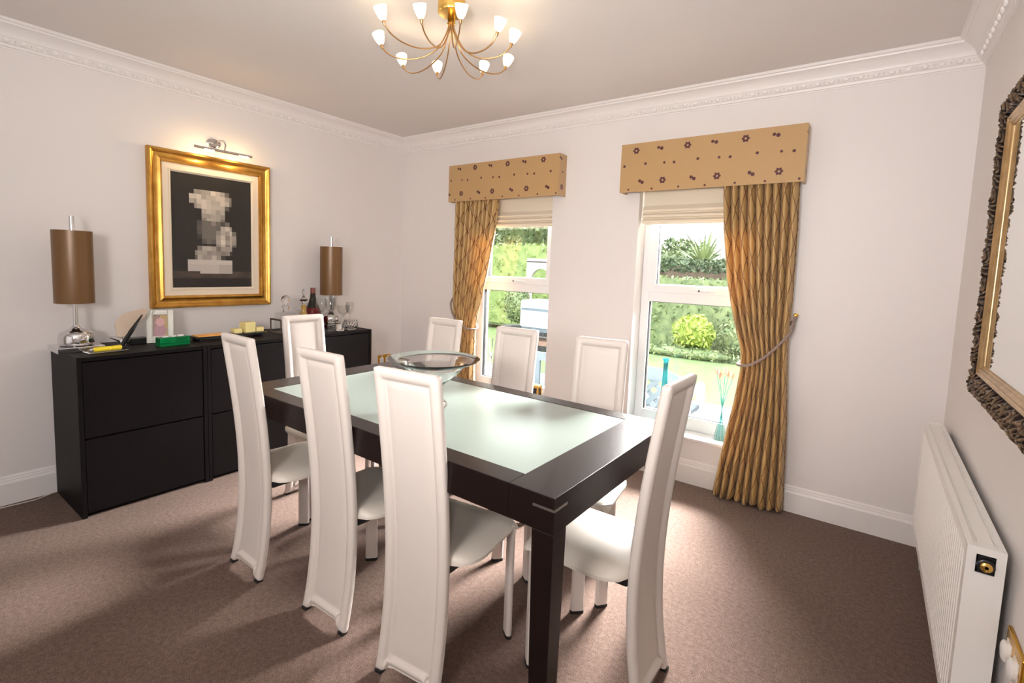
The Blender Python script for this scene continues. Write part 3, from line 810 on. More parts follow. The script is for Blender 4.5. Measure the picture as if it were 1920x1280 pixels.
# ------------------------------------------------------------------ drinks, right
t = thing('square_decanter', 'square clear decanter with ball stopper standing behind a chair back', 'decanter', (.25, -1.305, TOP+.0045))
m = MB()
lay = [(.052, .0), (.056, .006), (.056, .125), (.050, .135), (.022, .142)]
vs = []; fs = []
for r, z in lay:
    vs += [(r, r, z), (-r, r, z), (-r, -r, z), (r, -r, z)]
for i in range(len(lay)-1):
    for k_ in range(4): fs.append((i*4+k_, i*4+(k_+1) % 4, i*4+4+(k_+1) % 4, i*4+4+k_))
fs += [(3, 2, 1, 0), (16, 17, 18, 19)]
obj('body', m.add(vs, fs), 'thin_clear', t)
obj('neck', MB().lathe([(.020, .1425), (.018, .165), (.026, .182), (.026, .186), (.016, .187)], n=24), 'clear_glass', t, smooth=50)
obj('stopper', MB().lathe([(.012, .1875), (.012, .196), (.020, .205), (.028, .220), (.030, .232), (.026, .246), (.016, .256), (0, .260)], n=24), 'clear_glass', t, smooth=50)
t = thing('decanter_stand', 'dark wooden bottle carrier around the square decanter', 'stand', (.25, -1.305, TOP))
m = MB()
m.box(-.07, .07, -.078, .078, 0, .004)
for s in (-1, 1): m.box(-.07, -.064, s*.074-.004, s*.074+.004, 0, .10); m.box(.064, .07, s*.074-.004, s*.074+.004, 0, .10); m.box(-.07, .07, s*.074-.004, s*.074+.004, .09, .102, .002)
obj('carrier', m, 'dark_wood', t)
t = thing('tall_decanter', 'slender clear decanter with yellow liquor and spire stopper', 'decanter', (.255, -1.170, TOP))
obj('body', MB().lathe([(.050, 0), (.052, .006), (.048, .05), (.034, .10), (.022, .145), (.020, .185), (.034, .206), (.034, .209), (.018, .195), (.018, .15), (.030, .10), (.044, .05), (.046, .01), (0, .008)], n=28), 'thin_clear', t, smooth=50)
obj('liquor', MB().lathe([(.0, .009), (.0455, .0105), (.0435, .05), (.0295, .10), (.0175, .150), (.0165, .190), (0, .191)], n=24), 'amber_liquid', t, smooth=50)
obj('stopper', MB().lathe([(.012, .196), (.012, .212), (.034, .226), (.036, .232), (.018, .240), (.008, .250), (.006, .275), (.009, .288), (.005, .302), (0, .306)], n=24), 'clear_glass', t, smooth=50)
t = thing('liqueur_bottle', 'dark red bottle with black shoulder and red foil neck', 'bottle', (.16, -1.035, TOP))
obj('body', MB().lathe([(.048, 0), (.052, .008), (.062, .05), (.064, .085), (.060, .120), (.045, .165), (.032, .190)], n=32), 'bottle_red', t, smooth=50)
obj('shoulder', MB().lathe([(.0475, .160), (.0335, .190), (.022, .235), (.018, .270)], n=32), 'bottle_dark', t, smooth=50)
obj('foil_neck', MB().lathe([(.0185, .268), (.0175, .300), (.018, .308), (0, .309)], n=24), 'foil_red', t, smooth=50)
def goblet(rb, hb, hs, rf, flare=1.0):
    z0 = .004+hs
    return MB().lathe([(rf, 0), (rf, .002), (.010, .006), (.0045, .016), (.004, z0-.01), (.008, z0), (rb*.75, z0+hb*.22), (rb, z0+hb*.5), (rb*flare, z0+hb), (rb*flare-.0015, z0+hb), (rb-.0018, z0+hb*.5), (rb*.72, z0+hb*.25), (0, z0+.006)], n=24)
GL = [('wine_glass', goblet(.040, .110, .125, .036, .93), (.285, -1.045), 'tall wine glass just right of the dark red bottle'),
      ('wine_glass', goblet(.038, .110, .132, .036, .95), (.360, -1.020), 'tall wine glass nearest the room, in front of the lamp stem'),
      ('champagne_flute', goblet(.026, .130, .120, .032, 1.15), (.285, -.945), 'slim flute glass among the wine glasses'),
      ('wine_glass', goblet(.045, .080, .095, .038, 1.1), (.295, -.860), 'wide bowled glass right of the lamp stem'),
      ('tall_goblet', goblet(.032, .100, .095, .034, .95), (.275, -.785), 'narrow goblet standing rightmost on the cabinet top'),
      ('wine_glass', goblet(.034, .070, .070, .032, 1.0), (.150, -1.110), 'short stemmed glass at the back between bottle and amber decanter')]
# rightmost items must stay on the cabinet top (it ends at y = -0.74)
for nm, mb, p, lab in GL:
    y = min(p[1], -.785)
    onbase(nm, mb, 'thin_clear', lab, 'glass', (p[0], y, TOP+.0003), smooth=60, group='stemmed glasses on the right cabinet')
def tumbler():
    m = MB(); n = 32; prof = [(.030, 0), (.034, .006), (.039, .05), (.041, .082), (.038, .082), (.035, .05), (.031, .012), (0, .010)]
    m.lathe(prof, n=n)
    m.v = [tuple(Vector(p)*(1+(.05 if i % 2 else 0)*(1 if Vector((p[0], p[1], 0)).length > .0325 and p[2] < .06 else 0))) if False else p for i, p in enumerate(m.v)]
    return m
def cut_bowl():
    m = MB(); n = 32; vs = []; fs = []
    prof = [(.028, 0), (.040, .008), (.050, .03), (.051, .052), (.046, .075), (.044, .075), (.046, .052), (.045, .03), (.034, .014), (0, .012)]
    for j, (r, z) in enumerate(prof):
        for k_ in range(n):
            rr = r*(1+(.045 if (k_+j) % 2 and 0 < j < 4 else 0)); vs.append((rr*math.cos(2*PI*k_/n), rr*math.sin(2*PI*k_/n), z))
    for j in range(len(prof)-1):
        for k_ in range(n): fs.append((j*n+k_, j*n+(k_+1) % n, j*n+n+(k_+1) % n, j*n+n+k_))
    fs.append(tuple(range(n))[::-1])
    return m.add(vs, fs)
onbase('cut_glass_bowl', cut_bowl(), 'clear_glass', 'round cut crystal bowl at the front of the right cabinet', 'bowl', (.405, -.870, TOP+.0003))
onbase('whisky_tumbler', tumbler(), 'clear_glass', 'low clear tumbler in front of the flute glass', 'glass', (.400, -.960, TOP+.0003), smooth=50)

# ------------------------------------------------------------------ picture on the left wall
PY0, PY1, PZ0, PZ1 = -2.052, -1.298, 1.003, 1.983
t = thing('framed_painting', 'large gold framed painting of a pale bust on a plinth', 'painting', (0, (PY0+PY1)/2, PZ0))
cy_ = (PY0+PY1)/2
def ring_frame(prof, y0, y1, z0, z1):
    # prof: (inset from outer edge, x out of wall); mitred loop
    vs = []; fs = []
    for a, x in prof: vs += [(x, y0+a-cy_, z0+a-PZ0), (x, y1-a-cy_, z0+a-PZ0), (x, y1-a-cy_, z1-a-PZ0), (x, y0+a-cy_, z1-a-PZ0)]
    n = len(prof)
    for i in range(n-1):
        for k_ in range(4): fs.append((i*4+k_, i*4+(k_+1) % 4, i*4+4+(k_+1) % 4, i*4+4+k_))
    return MB().add(vs, fs)
obj('gold_frame', ring_frame([(0, .002), (0, .038), (.004, .044), (.012, .046), (.018, .043), (.026, .032), (.034, .028), (.044, .029), (.056, .036), (.064, .040), (.070, .038), (.074, .030), (.078, .024), (.078, .004)], PY0, PY1, PZ0, PZ1), 'antique_gold', t, smooth=35)
obj('mount', ring_frame([(.074, .020), (.112, .022), (.114, .026), (.119, .026), (.120, .022), (.130, .012), (.130, .005)], PY0, PY1, PZ0, PZ1), 'cream_mount', t)
nx, ny = 34, 48; me = MB(); cols = []
a0, a1, b0, b1 = PY0+.128, PY1-.128, PZ0+.128, PZ1-.128

def ell(u, v, cu, cv, ru, rv): return max(0, 1-(((u-cu)/ru)**2+((v-cv)/rv)**2))
for j in range(ny):
    for i in range(nx):
        u, v = (i+.5)/nx, (j+.5)/ny      # u left-right in the photo, v upwards
        y0 = a0+(a1-a0)*i/nx; y1 = a0+(a1-a0)*(i+1)/nx; z0 = b0+(b1-b0)*j/ny; z1 = b0+(b1-b0)*(j+1)/ny
        me.add([(.014, y0-cy_, z0-PZ0), (.014, y1-cy_, z0-PZ0), (.014, y1-cy_, z1-PZ0), (.014, y0-cy_, z1-PZ0)], [(0, 1, 2, 3)])
        bgc = Vector((.013, .011, .009))
        if v < .075: bgc = Vector((.014, .009, .008))
        elif v < .155: bgc = Vector((.07, .048, .036))*(.75+.5*noise.noise(Vector((u*6, v*20, 0))))
        U = u*3; Vv = round(v*26)/26; Uq = round(u*18)/18
        lum = 0; wm = Vector((1, .9, .78))
        k1 = ell(Uq, Vv, .46, .79, .29, .09)        # upper mass
        k2 = ell(Uq, Vv, .50, .68, .16, .12)        # middle
        k3 = ell(Uq, Vv, .45, .53, .14, .15)        # shaded middle
        k4 = ell(Uq, Vv, .66, .44, .14, .15)        # lit right side
        k5 = ell(Uq, Vv, .44, .30, .20, .07)        # lower mass
        nz = .75+.6*noise.noise(Vector((Uq*11, Vv*15, 3)))
        lum = max(min(1, k1*3)*.68*nz, min(1, k2*2.2)*.52*nz, min(1, k3*2)*.15, min(1, k4*2)*.62*nz, min(1, k5*2)*.50*nz)
        c_ = bgc*(1-min(1, lum*2))+wm*lum*.95
        if .17 < u < .75 and .12 < v < .255:
            top = v > .205; right = u > .55
            base_ = .122+abs(u-.55)*.06
            if v > base_: c_ = Vector((.55, .50, .45)) if top else (Vector((.42, .38, .35)) if right else Vector((.50, .45, .42)))
        cols.append(tuple(c_))
vcol_obj('canvas', me, cols, 'painting', t)
# picture light
t = thing('picture_light', 'chrome picture light with two lit bulbs above the painting', 'lamp', (0, -1.665, 2.075))
obj('wall_plate', MB().lathe([(.030, .001), (.030, .012), (.022, .018), (0, .02)], (0, 0, 0), 24, (1, 0, 0)), 'chrome', t, smooth=50)
pl = t.children[0]; 
for v in pl.data.vertices: v.co.y *= 1.5
obj('arm', MB().tube([(.015, .01, .0), (.05, .02, .02), (.085, .03, .015), (.11, .03, -.015), (.118, .02, -.05)], .005, 10), 'chrome', t, smooth=50)
obj('bar', MB().tube([(.12, -.165, -.060), (.12, .195, -.060)], .0085, 14), 'chrome', t, smooth=50)
for yy in (-.085, .135):
    bb = MB().lathe([(.006, 0), (.0065, .002), (.0065, .058), (0, .060)], (.121, yy-.02, -.0685), 12, (0, 1, 0))
    obj('bulb', bb, 'lit_tube', t, smooth=50)
for yy in (-1.75, -1.53): point('picture_bulb_light', (.125, yy, 1.985), 1.1, (1, .66, .30), .012)

# ------------------------------------------------------------------ chandelier
CX, CY = 2.035, -1.585
t = thing('chandelier', 'brass ceiling chandelier with ten curved arms and lit frosted glass shades', 'chandelier', (CX, CY, H))
obj('canopy', MB().lathe([(.058, -.001), (.058, -.048), (.055, -.052), (.018, -.054), (0, -.054)], n=40), 'brass', t, smooth=50)
obj('stem', MB().lathe([(.016, -.050), (.016, -.088), (.018, -.090), (.018, -.094), (.012, -.096), (0, -.097)], n=24), 'brass', t, smooth=50)
SH = [(1.968, -1.90), (2.104, -1.829), (2.234, -1.746), (2.292, -1.586), (2.281, -1.472), (2.113, -1.286), (1.971, -1.284), (1.778, -1.401), (1.699, -1.553), (1.788, -1.76)]
def bez(P, n):
    out = []
    P = [Vector(p) for p in P]
    for i in range(len(P)-1):
        p0, p1, p2, p3 = P[max(0, i-1)], P[i], P[i+1], P[min(len(P)-1, i+2)]
        for k_ in range(n):
            s_ = k_/n; out.append(.5*((2*p1)+(-p0+p2)*s_+(2*p0-5*p1+4*p2-p3)*s_*s_+(-p0+3*p1-3*p2+p3)*s_**3))
    out.append(P[-1]); return out
for x, y in SH:
    dx, dy = x-CX, y-CY; R = math.hypot(dx, dy); c_, s_ = dx/R, dy/R
    rr = [(.008, -.090), (.022, -.135), (.062, -.200), (R*.45, -.236), (R*.70, -.240), (R*.88, -.222), (R-.008, -.195)]
    arm = obj('arm', MB().tube(bez([(r*c_, r*s_, z) for r, z in rr], 5), .0030, 8), 'bronze_arm', t, smooth=60)
    axd = Vector((c_*.32, s_*.32, 1)).normalized(); b0_ = Vector(((R-.008)*c_, (R-.008)*s_, -.195))
    obj('bulb_holder', MB().lathe([(.0045, -.006), (.006, 0), (.007, .010), (.005, .014)], b0_, 12, axd), 'bronze_arm', arm, smooth=50)
    obj('glass_shade', MB().lathe([(.006, .010), (.012, .015), (.018, .026), (.0235, .044), (.0262, .060), (.0247, .060), (.022, .044), (.0162, .027), (.009, .017)], b0_, 20, axd, close=True), 'lit_shade', t, smooth=60)
    pb = Vector((CX, CY, H))+b0_+axd*.085
    point('chandelier_bulb_light', pb, .22, (1, .77, .48), .02)

# ------------------------------------------------------------------ ornate mirror on the right wall
MY1, MY0, MZ0, MZ1 = -.845, -2.10, .952, 1.955
t = thing('wall_mirror', 'large mirror in an ornate carved dark bronze frame with gilt inner edge', 'mirror', (W, (MY0+MY1)/2, MZ0))
yc = (MY0+MY1)/2
def carved():
    vs = []; fs = []
    prof = [(0, .001), (0, .018), (.006, .026), (.016, .033), (.028, .037), (.040, .038), (.052, .036), (.064, .031), (.074, .026), (.082, .022)]
    # fine resample
    pf = []
    for (a, x), (b, y) in zip(prof, prof[1:]):
        for k_ in range(4): pf.append((a+(b-a)*k_/4, x+(y-x)*k_/4))
    pf.append(prof[-1])
    segs = []
    Lh, Lv = MY1-MY0, MZ1-MZ0
    per = [((MY0, MZ0), (MY1, MZ0), Lh), ((MY1, MZ0), (MY1, MZ1), Lv), ((MY1, MZ1), (MY0, MZ1), Lh), ((MY0, MZ1), (MY0, MZ0), Lv)]
    base = []; acc = 0
    for (p, q, L_) in per:
        n = int(L_/.0035)
        dy, dz = (q[0]-p[0])/L_, (q[1]-p[1])/L_; ny_, nz_ = -dz, dy
        for k_ in range(n+1):
            base.append((p, (dy, dz), (ny_, nz_), L_*k_/n, L_, acc+L_*k_/n))
        acc += L_
    m_ = len(pf)
    for (p, d, nn, s_, L_, ac) in base:
        for a, x in pf:
            ss = a+(L_-2*a)*(s_/L_)
            y = p[0]+d[0]*ss+nn[0]*a; z = p[1]+d[1]*ss+nn[1]*a
            h = 0
            if .004 < a < .080:
                q_ = Vector((y*26, z*26, 0)); wv = noise.noise_vector(q_*.6)*1.6
                sc = math.sin(8.5*math.atan2(a-.040, ((ac*1.0) % .11)-.055)+210*math.hypot(a-.040, ((ac) % .11)-.055))
                h = .0065*sc*min(1, (a-.004)/.01)*min(1, (.080-a)/.01)+.0065*noise.noise((q_+wv)*1.9)
            vs.append((-x-h, y-yc, z-MZ0))
    for i in range(len(base)):
        j = (i+1) % len(base)
        for k_ in range(m_-1): fs.append((i*m_+k_, j*m_+k_, j*m_+k_+1, i*m_+k_+1))
    return MB().add(vs, fs)
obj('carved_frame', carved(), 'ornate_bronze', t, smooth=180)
def inner_gilt():
    vs = []; fs = []
    prof = [(.080, .012), (.080, .029), (.084, .032), (.088, .029), (.091, .026), (.095, .028), (.099, .030), (.103, .027), (.106, .022), (.109, .023), (.112, .021), (.114, .017), (.114, .010)]
    for a, x in prof: vs += [(-x, MY0+a-yc, a), (-x, MY1-a-yc, a), (-x, MY1-a-yc, MZ1-MZ0-a), (-x, MY0+a-yc, MZ1-MZ0-a)]
    for i in range(len(prof)-1):
        for k_ in range(4): fs.append((i*4+k_, i*4+(k_+1) % 4, i*4+4+(k_+1) % 4, i*4+4+k_))
    return MB().add(vs, fs)
obj('gilt_edge', inner_gilt(), 'aged_gilt', t, smooth=35)
obj('mirror_glass', MB().box(-.016, -.010, MY0+.112-yc, MY1-.112-yc, .112, MZ1-MZ0-.112), 'mirror_silver', t)

# ------------------------------------------------------------------ radiator
RF, RB, RY0, RY1, RZ0, RZ1 = 3.812, 3.884, -1.56, -.215, .19, .69
t = thing('radiator', 'long white panel radiator on the right wall below the mirror', 'radiator', ((RF+RB)/2, (RY0+RY1)/2, RZ0))
ox, oy = (RF+RB)/2, (RY0+RY1)/2
def R_(m): m.v = [(x-ox, y-oy, z-RZ0) for x, y, z in m.v]; return m
# front panel with vertical flutes
vs = []; fs = []; nfl = 40; ys = []
for k_ in range(nfl):
    a = RY0+.03+(RY1-RY0-.06)*k_/nfl; p_ = (RY1-RY0-.06)/nfl
    ys += [(a, 0), (a+p_*.30, 0), (a+p_*.42, 1), (a+p_*.88, 1)]
ys = [(RY0, 0)]+ys+[(RY1, 0)]
for (y, d) in ys:
    vs += [(RF+.001, y, RZ0), (RF+.001, y, RZ0+.028), (RF+.001+d*.005, y, RZ0+.04), (RF+.001+d*.005, y, RZ1-.045), (RF+.001, y, RZ1-.033), (RF+.001, y, RZ1-.004)]
for i in range(len(ys)-1):
    for k_ in range(5): fs.append((i*6+k_, (i+1)*6+k_, (i+1)*6+k_+1, i*6+k_+1))
m = MB().add(vs, fs); m.box(RF+.007, RF+.014, RY0, RY1, RZ0, RZ1-.004)
obj('front_panel', R_(m), 'coated_steel', t)
obj('rear_panel', R_(MB().box(RB-.010, RB, RY0, RY1, RZ0, RZ1-.004)), 'coated_steel', t)
m = MB()
m.box(RF, RF+.014, RY0, RY1, RZ1-.0035, RZ1); m.box(RB-.010, RB, RY0, RY1, RZ1-.0035, RZ1)
nsl = 150
for k_ in range(nsl):
    y = RY0+.03+(RY1-RY0-.06)*k_/nsl
    m.box(RF+.014, RF+.022, y, y+.0045, RZ1-.006, RZ1-.003); m.box(RB-.018, RB-.010, y, y+.0045, RZ1-.006, RZ1-.003)
m.box(RF+.021, RB-.017, RY0, RY1, RZ1-.006, RZ1-.003); m.box(RF+.002, RB-.002, RY0, RY0+.03, RZ1-.006, RZ1-.002); m.box(RF+.002, RB-.002, RY1-.03, RY1, RZ1-.006, RZ1-.002)
obj('top_grille', R_(m), 'coated_steel', t)
obj('convector_core', R_(MB().box(RF+.020, RB-.016, RY0+.02, RY1-.02, RZ0+.02, RZ1-.03)), 'dark_gap', t)
m = MB()
m.box(RF, RB, RY0-.003, RY0, RZ0, RZ1-.065); m.box(RF, RF+.018, RY0-.003, RY0, RZ1-.065, RZ1-.018); m.box(RB-.018, RB, RY0-.003, RY0, RZ1-.065, RZ1-.018); m.box(RF, RB, RY0-.003, RY0, RZ1-.018, RZ1)
obj('side_panel', R_(m), 'coated_steel', t)
obj('side_panel', R_(MB().box(RF, RB, RY1, RY1+.003, RZ0, RZ1)), 'coated_steel', t)
m = MB().lathe([(.017, 0), (.017, .010), (.013, .012)], ((RF+RB)/2, RY0-.002, RZ1-.042), 18, (0, -1, 0)); obj('valve_recess', R_(m), 'black_plastic', t, smooth=50)
m = MB().lathe([(.012, .010), (.012, .015), (.008, .018), (.004, .018), (.004, .012)], ((RF+RB)/2, RY0-.002, RZ1-.042), 18, (0, -1, 0)); obj('vent_plug', R_(m), 'brass', t, smooth=50)
m = MB().box(RF+.012, RF+.052, RY0-.028, RY0-.003, RZ0+.028, RZ0+.10, .005)
for k_ in range(3): m.box(RF+.030+k_*.005, RF+.032+k_*.005, RY0-.029, RY0-.0275, RZ0+.080, RZ0+.092)
obj('valve_cover', R_(m), 'white_plastic', t)
for yy in (RY0+.2, RY1-.2): obj('wall_bracket', R_(MB().box(RB, W-.0005, yy, yy+.04, RZ0+.1, RZ1-.1)), 'coated_steel', t)
for yy in (RY0+.05, RY1-.05): obj('pipe', R_(MB().tube([(3.855, yy, 0.002), (3.855, yy, RZ0+.01)], .0075, 12)), 'white_paint', t, smooth=60)

# ------------------------------------------------------------------ sockets
def socket(name, mk, label, plugs, w=.146, h=.086):
    t = thing(name, label, 'socket', mk[0], mk[1])
    obj('face_plate', MB().box(-w/2, w/2, -.008, 0, -h/2, h/2, .003), 'socket_brass', t)
    ins = MB()
    for s in (-1, 1): ins.box(s*.034-.022, s*.034+.022, -.010, -.0075, -.028, .020, .002)
    obj('insert', ins, 'white_plastic', t)
    if plugs:
        for s in (-1, 1):
            obj('plug_cover', MB().lathe([(.024, 0), (.024, .008), (.018, .012), (0, .013)], (s*.034, -.009, -.004), 22, (0, -1, 0)), 'white_plastic', t, smooth=50)
    else:
        for s in (-1, 1): obj('rocker_switch', MB().box(s*.034-.006, s*.034+.006, -.014, -.010, .022, .038, .001), 'white_plastic', t)
    return t
socket('wall_socket', ((W-.0005, -1.655, .485), PI/2*1+PI), 'brass double socket with white round covers on the right wall', True)
for o in [o_ for o_ in COL.objects if o_.name.startswith('wall_socket')]: o.rotation_euler = (0, 0, -PI/2)
socket('wall_socket', ((.0005, -.20, .448), PI/2), 'brass double socket low on the left wall beyond the cabinets', False)

# ------------------------------------------------------------------ window sill things
t = onbase('bottle_vase', MB().lathe([(.040, 0), (.043, .006), (.042, .05), (.034, .14), (.024, .23), (.018, .31), (.015, .40), (.016, .455), (.026, .468), (.024, .470), (.013, .456), (.012, .40), (0, .39)], n=32), 'teal_glass',
           'tall slim turquoise bottle vase standing on the right window sill', 'vase', (2.512, .055, ZS+.0005), smooth=60)
t = thing('glass_vase', 'clear pale aqua glass vase with a nipped waist on the right window sill', 'vase', (2.880, .045, ZS+.0005))
obj('vase_body', MB().lathe([(.040, 0), (.040, .004), (.030, .06), (.014, .16), (.009, .22), (.013, .27), (.0115, .27), (.0075, .22), (.012, .16), (.028, .06), (.036, .010), (0, .008)], n=28), 'thin_aqua', t, smooth=60)
for k_, (dx, dy, zt_) in enumerate([(-.045, .01, .445), (-.022, -.02, .43), (.0, .015, .45), (.022, -.012, .44), (.045, .008, .43)]):
    f = thing('dried_tulip', 'dried peach tulip on a thin teal stem in the waisted vase', 'flower', (2.880, .045, ZS+.012), 0, 'dried flowers in the glass vase')
    obj('stem', MB().tube([(-dx*.45, -dy*.4, 0), (0+dx*.05, dy*.1, .21), (dx*.55, dy*.6, .32), (dx, dy, zt_-.045)], .0017, 6), 'teal_glass', f)
    pm = MB()
    for q in range(5):
        a = q*2*PI/5
        pm.add([(dx, dy, zt_-.048), (dx+.010*math.cos(a-.6)*1.5, dy+.010*math.sin(a-.6)*1.5, zt_-.02), (dx+.012*math.cos(a), dy+.012*math.sin(a), zt_+.004), (dx+.010*math.cos(a+.6)*1.5, dy+.010*math.sin(a+.6)*1.5, zt_-.02), (dx+.006*math.cos(a), dy+.006*math.sin(a), zt_-.02)],
               [(0, 1, 4), (0, 4, 3), (1, 2, 4), (4, 2, 3)])
    obj('petals', pm, 'dried_petal', f)
m = MB().lathe([(.036, 0), (.036, .003), (.010, .010), (.005, .03), (.006, .17), (.004, .18)], n=24)
for k_, (r, z) in enumerate(((.012, .195), (.015, .218), (.013, .240), (.010, .258))): m.ball((.004*math.cos(k_*2), .004*math.sin(k_*2), z), r, r, .012, n=12)
m.lathe([(.006, .262), (.015, .285), (.018, .33), (.018, .435), (.0165, .435), (.0165, .33), (.012, .29), (0, .272)], n=24)
onbase('crystal_flute_vase', m, 'clear_glass', 'tall clear crystal flute with beaded stem on the left window sill', 'vase', (1.045, .055, ZS+.0005), smooth=60)
t = thing('brass_lantern', 'small brass lantern box at the right end of the left window sill', 'lantern', (1.570, -.045, ZS+.0005), .1)
m = MB(); m.box(-.034, .034, -.034, .034, 0, .012, .002); m.box(-.034, .034, -.034, .034, .128, .150, .002)
for sx_ in (-1, 1):
    for sy_ in (-1, 1): m.box(sx_*.028-.006, sx_*.028+.006, sy_*.028-.006, sy_*.028+.006, .012, .128)
obj('lantern_frame', m, 'brass', t)
obj('dark_core', MB().box(-.026, .026, -.026, .026, .012, .128), 'black_plastic', t)

# thin white cable on the carpet at the far left
onbase('thin_cable', MB().tube([(.03, -2.545, .006), (.06, -2.62, .004), (.05, -2.75, .004), (.035, -2.9, .004), (.04, -3.1, .004)], .003, 6), 'linen_card', 'thin pale cable lying on the carpet beside the left cabinet', 'cable', (0, 0, 0))

# ------------------------------------------------------------------ garden
GZ = -.15
m = MB().box(-14, 12, 2.75, 30, GZ-.2, GZ); structure('lawn', m, 'lawn_green')
m = MB().box(-14, 12, T, 2.75, GZ-.2, GZ+.002); structure('patio', m, 'paving')
def leaves(cx, cy, cz, rx, ry, rz, n, size, seed, shell=.45, box=False):
    rd = random.Random(seed); vs = []; fs = []
    for i in range(n):
        if box: p = Vector((rd.uniform(-1, 1), rd.uniform(-1, 1), rd.uniform(-1, 1)))
        else:
            p = Vector((rd.gauss(0, 1), rd.gauss(0, 1), rd.gauss(0, 1))).normalized()*(rd.uniform(shell, 1)**.6)
            p *= 1+.12*noise.noise(p*2.3+Vector((seed, 0, 0)))
        c = Vector((cx+p.x*rx, cy+p.y*ry, cz+p.z*rz))
        d = Vector((rd.gauss(0, 1), rd.gauss(0, 1), rd.gauss(0, .7)+.3)).normalized(); s_ = size*rd.uniform(.6, 1.3)
        a = d.orthogonal().normalized(); a.rotate(Matrix.Rotation(rd.uniform(0, 6.28), 3, d)); b = d.cross(a)
        o = len(vs); vs += [c-a*s_, c+b*s_*.42+d*s_*.1, c+a*s_, c-b*s_*.42+d*s_*.1]; fs.append((o, o+1, o+2, o+3))
    return MB().add(vs, fs)
def shrub(name, c, r, n, size, material, label, cat, seed, core=True, box=False, stem=True, group=None):
    t = thing(name, label, cat, (c[0], c[1], GZ), 0, group)
    f = leaves(0, 0, c[2]-GZ, r[0], r[1], r[2], n, size, seed, box=box)
    if core: 
        if box: f.box(-r[0]*.92, r[0]*.92, -r[1]*.85, r[1]*.85, c[2]-GZ-r[2], c[2]-GZ+r[2]*.93)
        else: f.ball((0, 0, c[2]-GZ), r[0]*.78, r[1]*.78, r[2]*.78, n=16)
    obj('foliage', f, material, t, fix=False)
    if stem: obj('stem', MB().tube([(0, 0, 0), (0, 0, c[2]-GZ)], .04, 8), 'bark', t)
    return t
# seen through the right window
shrub('laurel_bush', (1.07, 5.95, .28), (.36, .34, .33), 1500, .050, 'leaf_bright', 'round bright green laurel bush on the lawn edge', 'bush', 1)
shrub('ivy_hedge', (1.15, 6.95, .55), (2.1, .35, .72), 8000, .055, 'leaf_mid', 'grey green ivy hedge behind the bright laurel bush', 'hedge', 2, box=True, stem=False)
shrub('loose_shrub', (1.80, 6.2, .22), (.42, .35, .38), 1300, .05, 'leaf_mid', 'loose green shrub right of the laurel bush by the curtain', 'bush', 3)
shrub('low_groundcover', (1.0, 5.75, -.07), (1.0, .2, .12), 900, .04, 'leaf_mid', 'low leafy groundcover below the laurel bush', 'plants', 4, stem=False)
t = thing('garden_wall', 'low brick garden wall behind the ivy hedge', 'wall', (.5, 7.6, GZ)); obj('brickwork', MB().box(-6.5, 4, 0, .2, 0, 1.62), 'garden_brick', t)
shrub('wall_ivy', (.4, 7.45, 1.50), (2.6, .3, .13), 2600, .06, 'leaf_dark', 'dark ivy growing along the top of the garden wall', 'ivy', 5, box=True, stem=False, core=False)
def palm(loc, zc, n, L, label, seed):
    rd = random.Random(seed); t = thing('cordyline_palm', label, 'tree', loc)
    m = MB()
    for i in range(n):
        az = rd.uniform(0, 2*PI); el = rd.uniform(.05, 1.45); l = L*rd.uniform(.7, 1.1); w = .035
        P = []; d = Vector((math.cos(az)*math.cos(el), math.sin(az)*math.cos(el), math.sin(el))); p = Vector((0, 0, zc)); sd = Vector((-math.sin(az), math.cos(az), 0))
        for k_ in range(7): P.append(p.copy()); p += d*l/6; d.z -= .16; d.normalize()
        vs = []; 
        for k_, q in enumerate(P): ww = w*(1-(k_/6)**2*.95); vs += [q-sd*ww, q+sd*ww]
        m.add(vs, [(2*k_, 2*k_+1, 2*k_+3, 2*k_+2) for k_ in range(6)])
    obj('fronds', m, 'palm_leaf', t, fix=False)
    obj('trunk', MB().tube([(0, 0, 0), (.03, 0, zc*.5), (0, 0, zc)], .09, 10), 'bark', t)
palm((.45, 8.6, GZ), 1.55, 90, 1.0, 'large spiky cordyline palm rising behind the garden wall', 11)
palm((1.9, 9.8, GZ), 1.5, 70, .8, 'smaller spiky palm right of the large cordyline', 12)
def tree(c, r, n, size, material, label, seed):
    t = thing('garden_tree', label, 'tree', (c[0], c[1], GZ), 0, 'trees beyond the garden wall')
    f = leaves(0, 0, c[2]-GZ, r[0], r[1], r[2], n, size, seed, shell=.3); f.ball((0, 0, c[2]-GZ), r[0]*.7, r[1]*.7, r[2]*.7, n=14)
    obj('crown', f, material, t, fix=False); obj('trunk', MB().tube([(0, 0, 0), (0, 0, c[2]-GZ)], .15, 8), 'bark', t)
tree((-1.4, 12.5, 1.3), (1.5, 1.2, 1.1), 3500, .10, 'leaf_mid', 'rounded tree far behind the large cordyline, left of it', 21)
tree((2.6, 13, 1.2), (1.8, 1.2, 1.15), 3500, .10, 'leaf_mid', 'rounded tree far behind the smaller palm, right of it', 22)
tree((.9, 16.5, 1.0), (2.4, 1.2, 1.2), 3500, .12, 'leaf_light', 'pale rounded treetop between the two palms in the distance', 23)
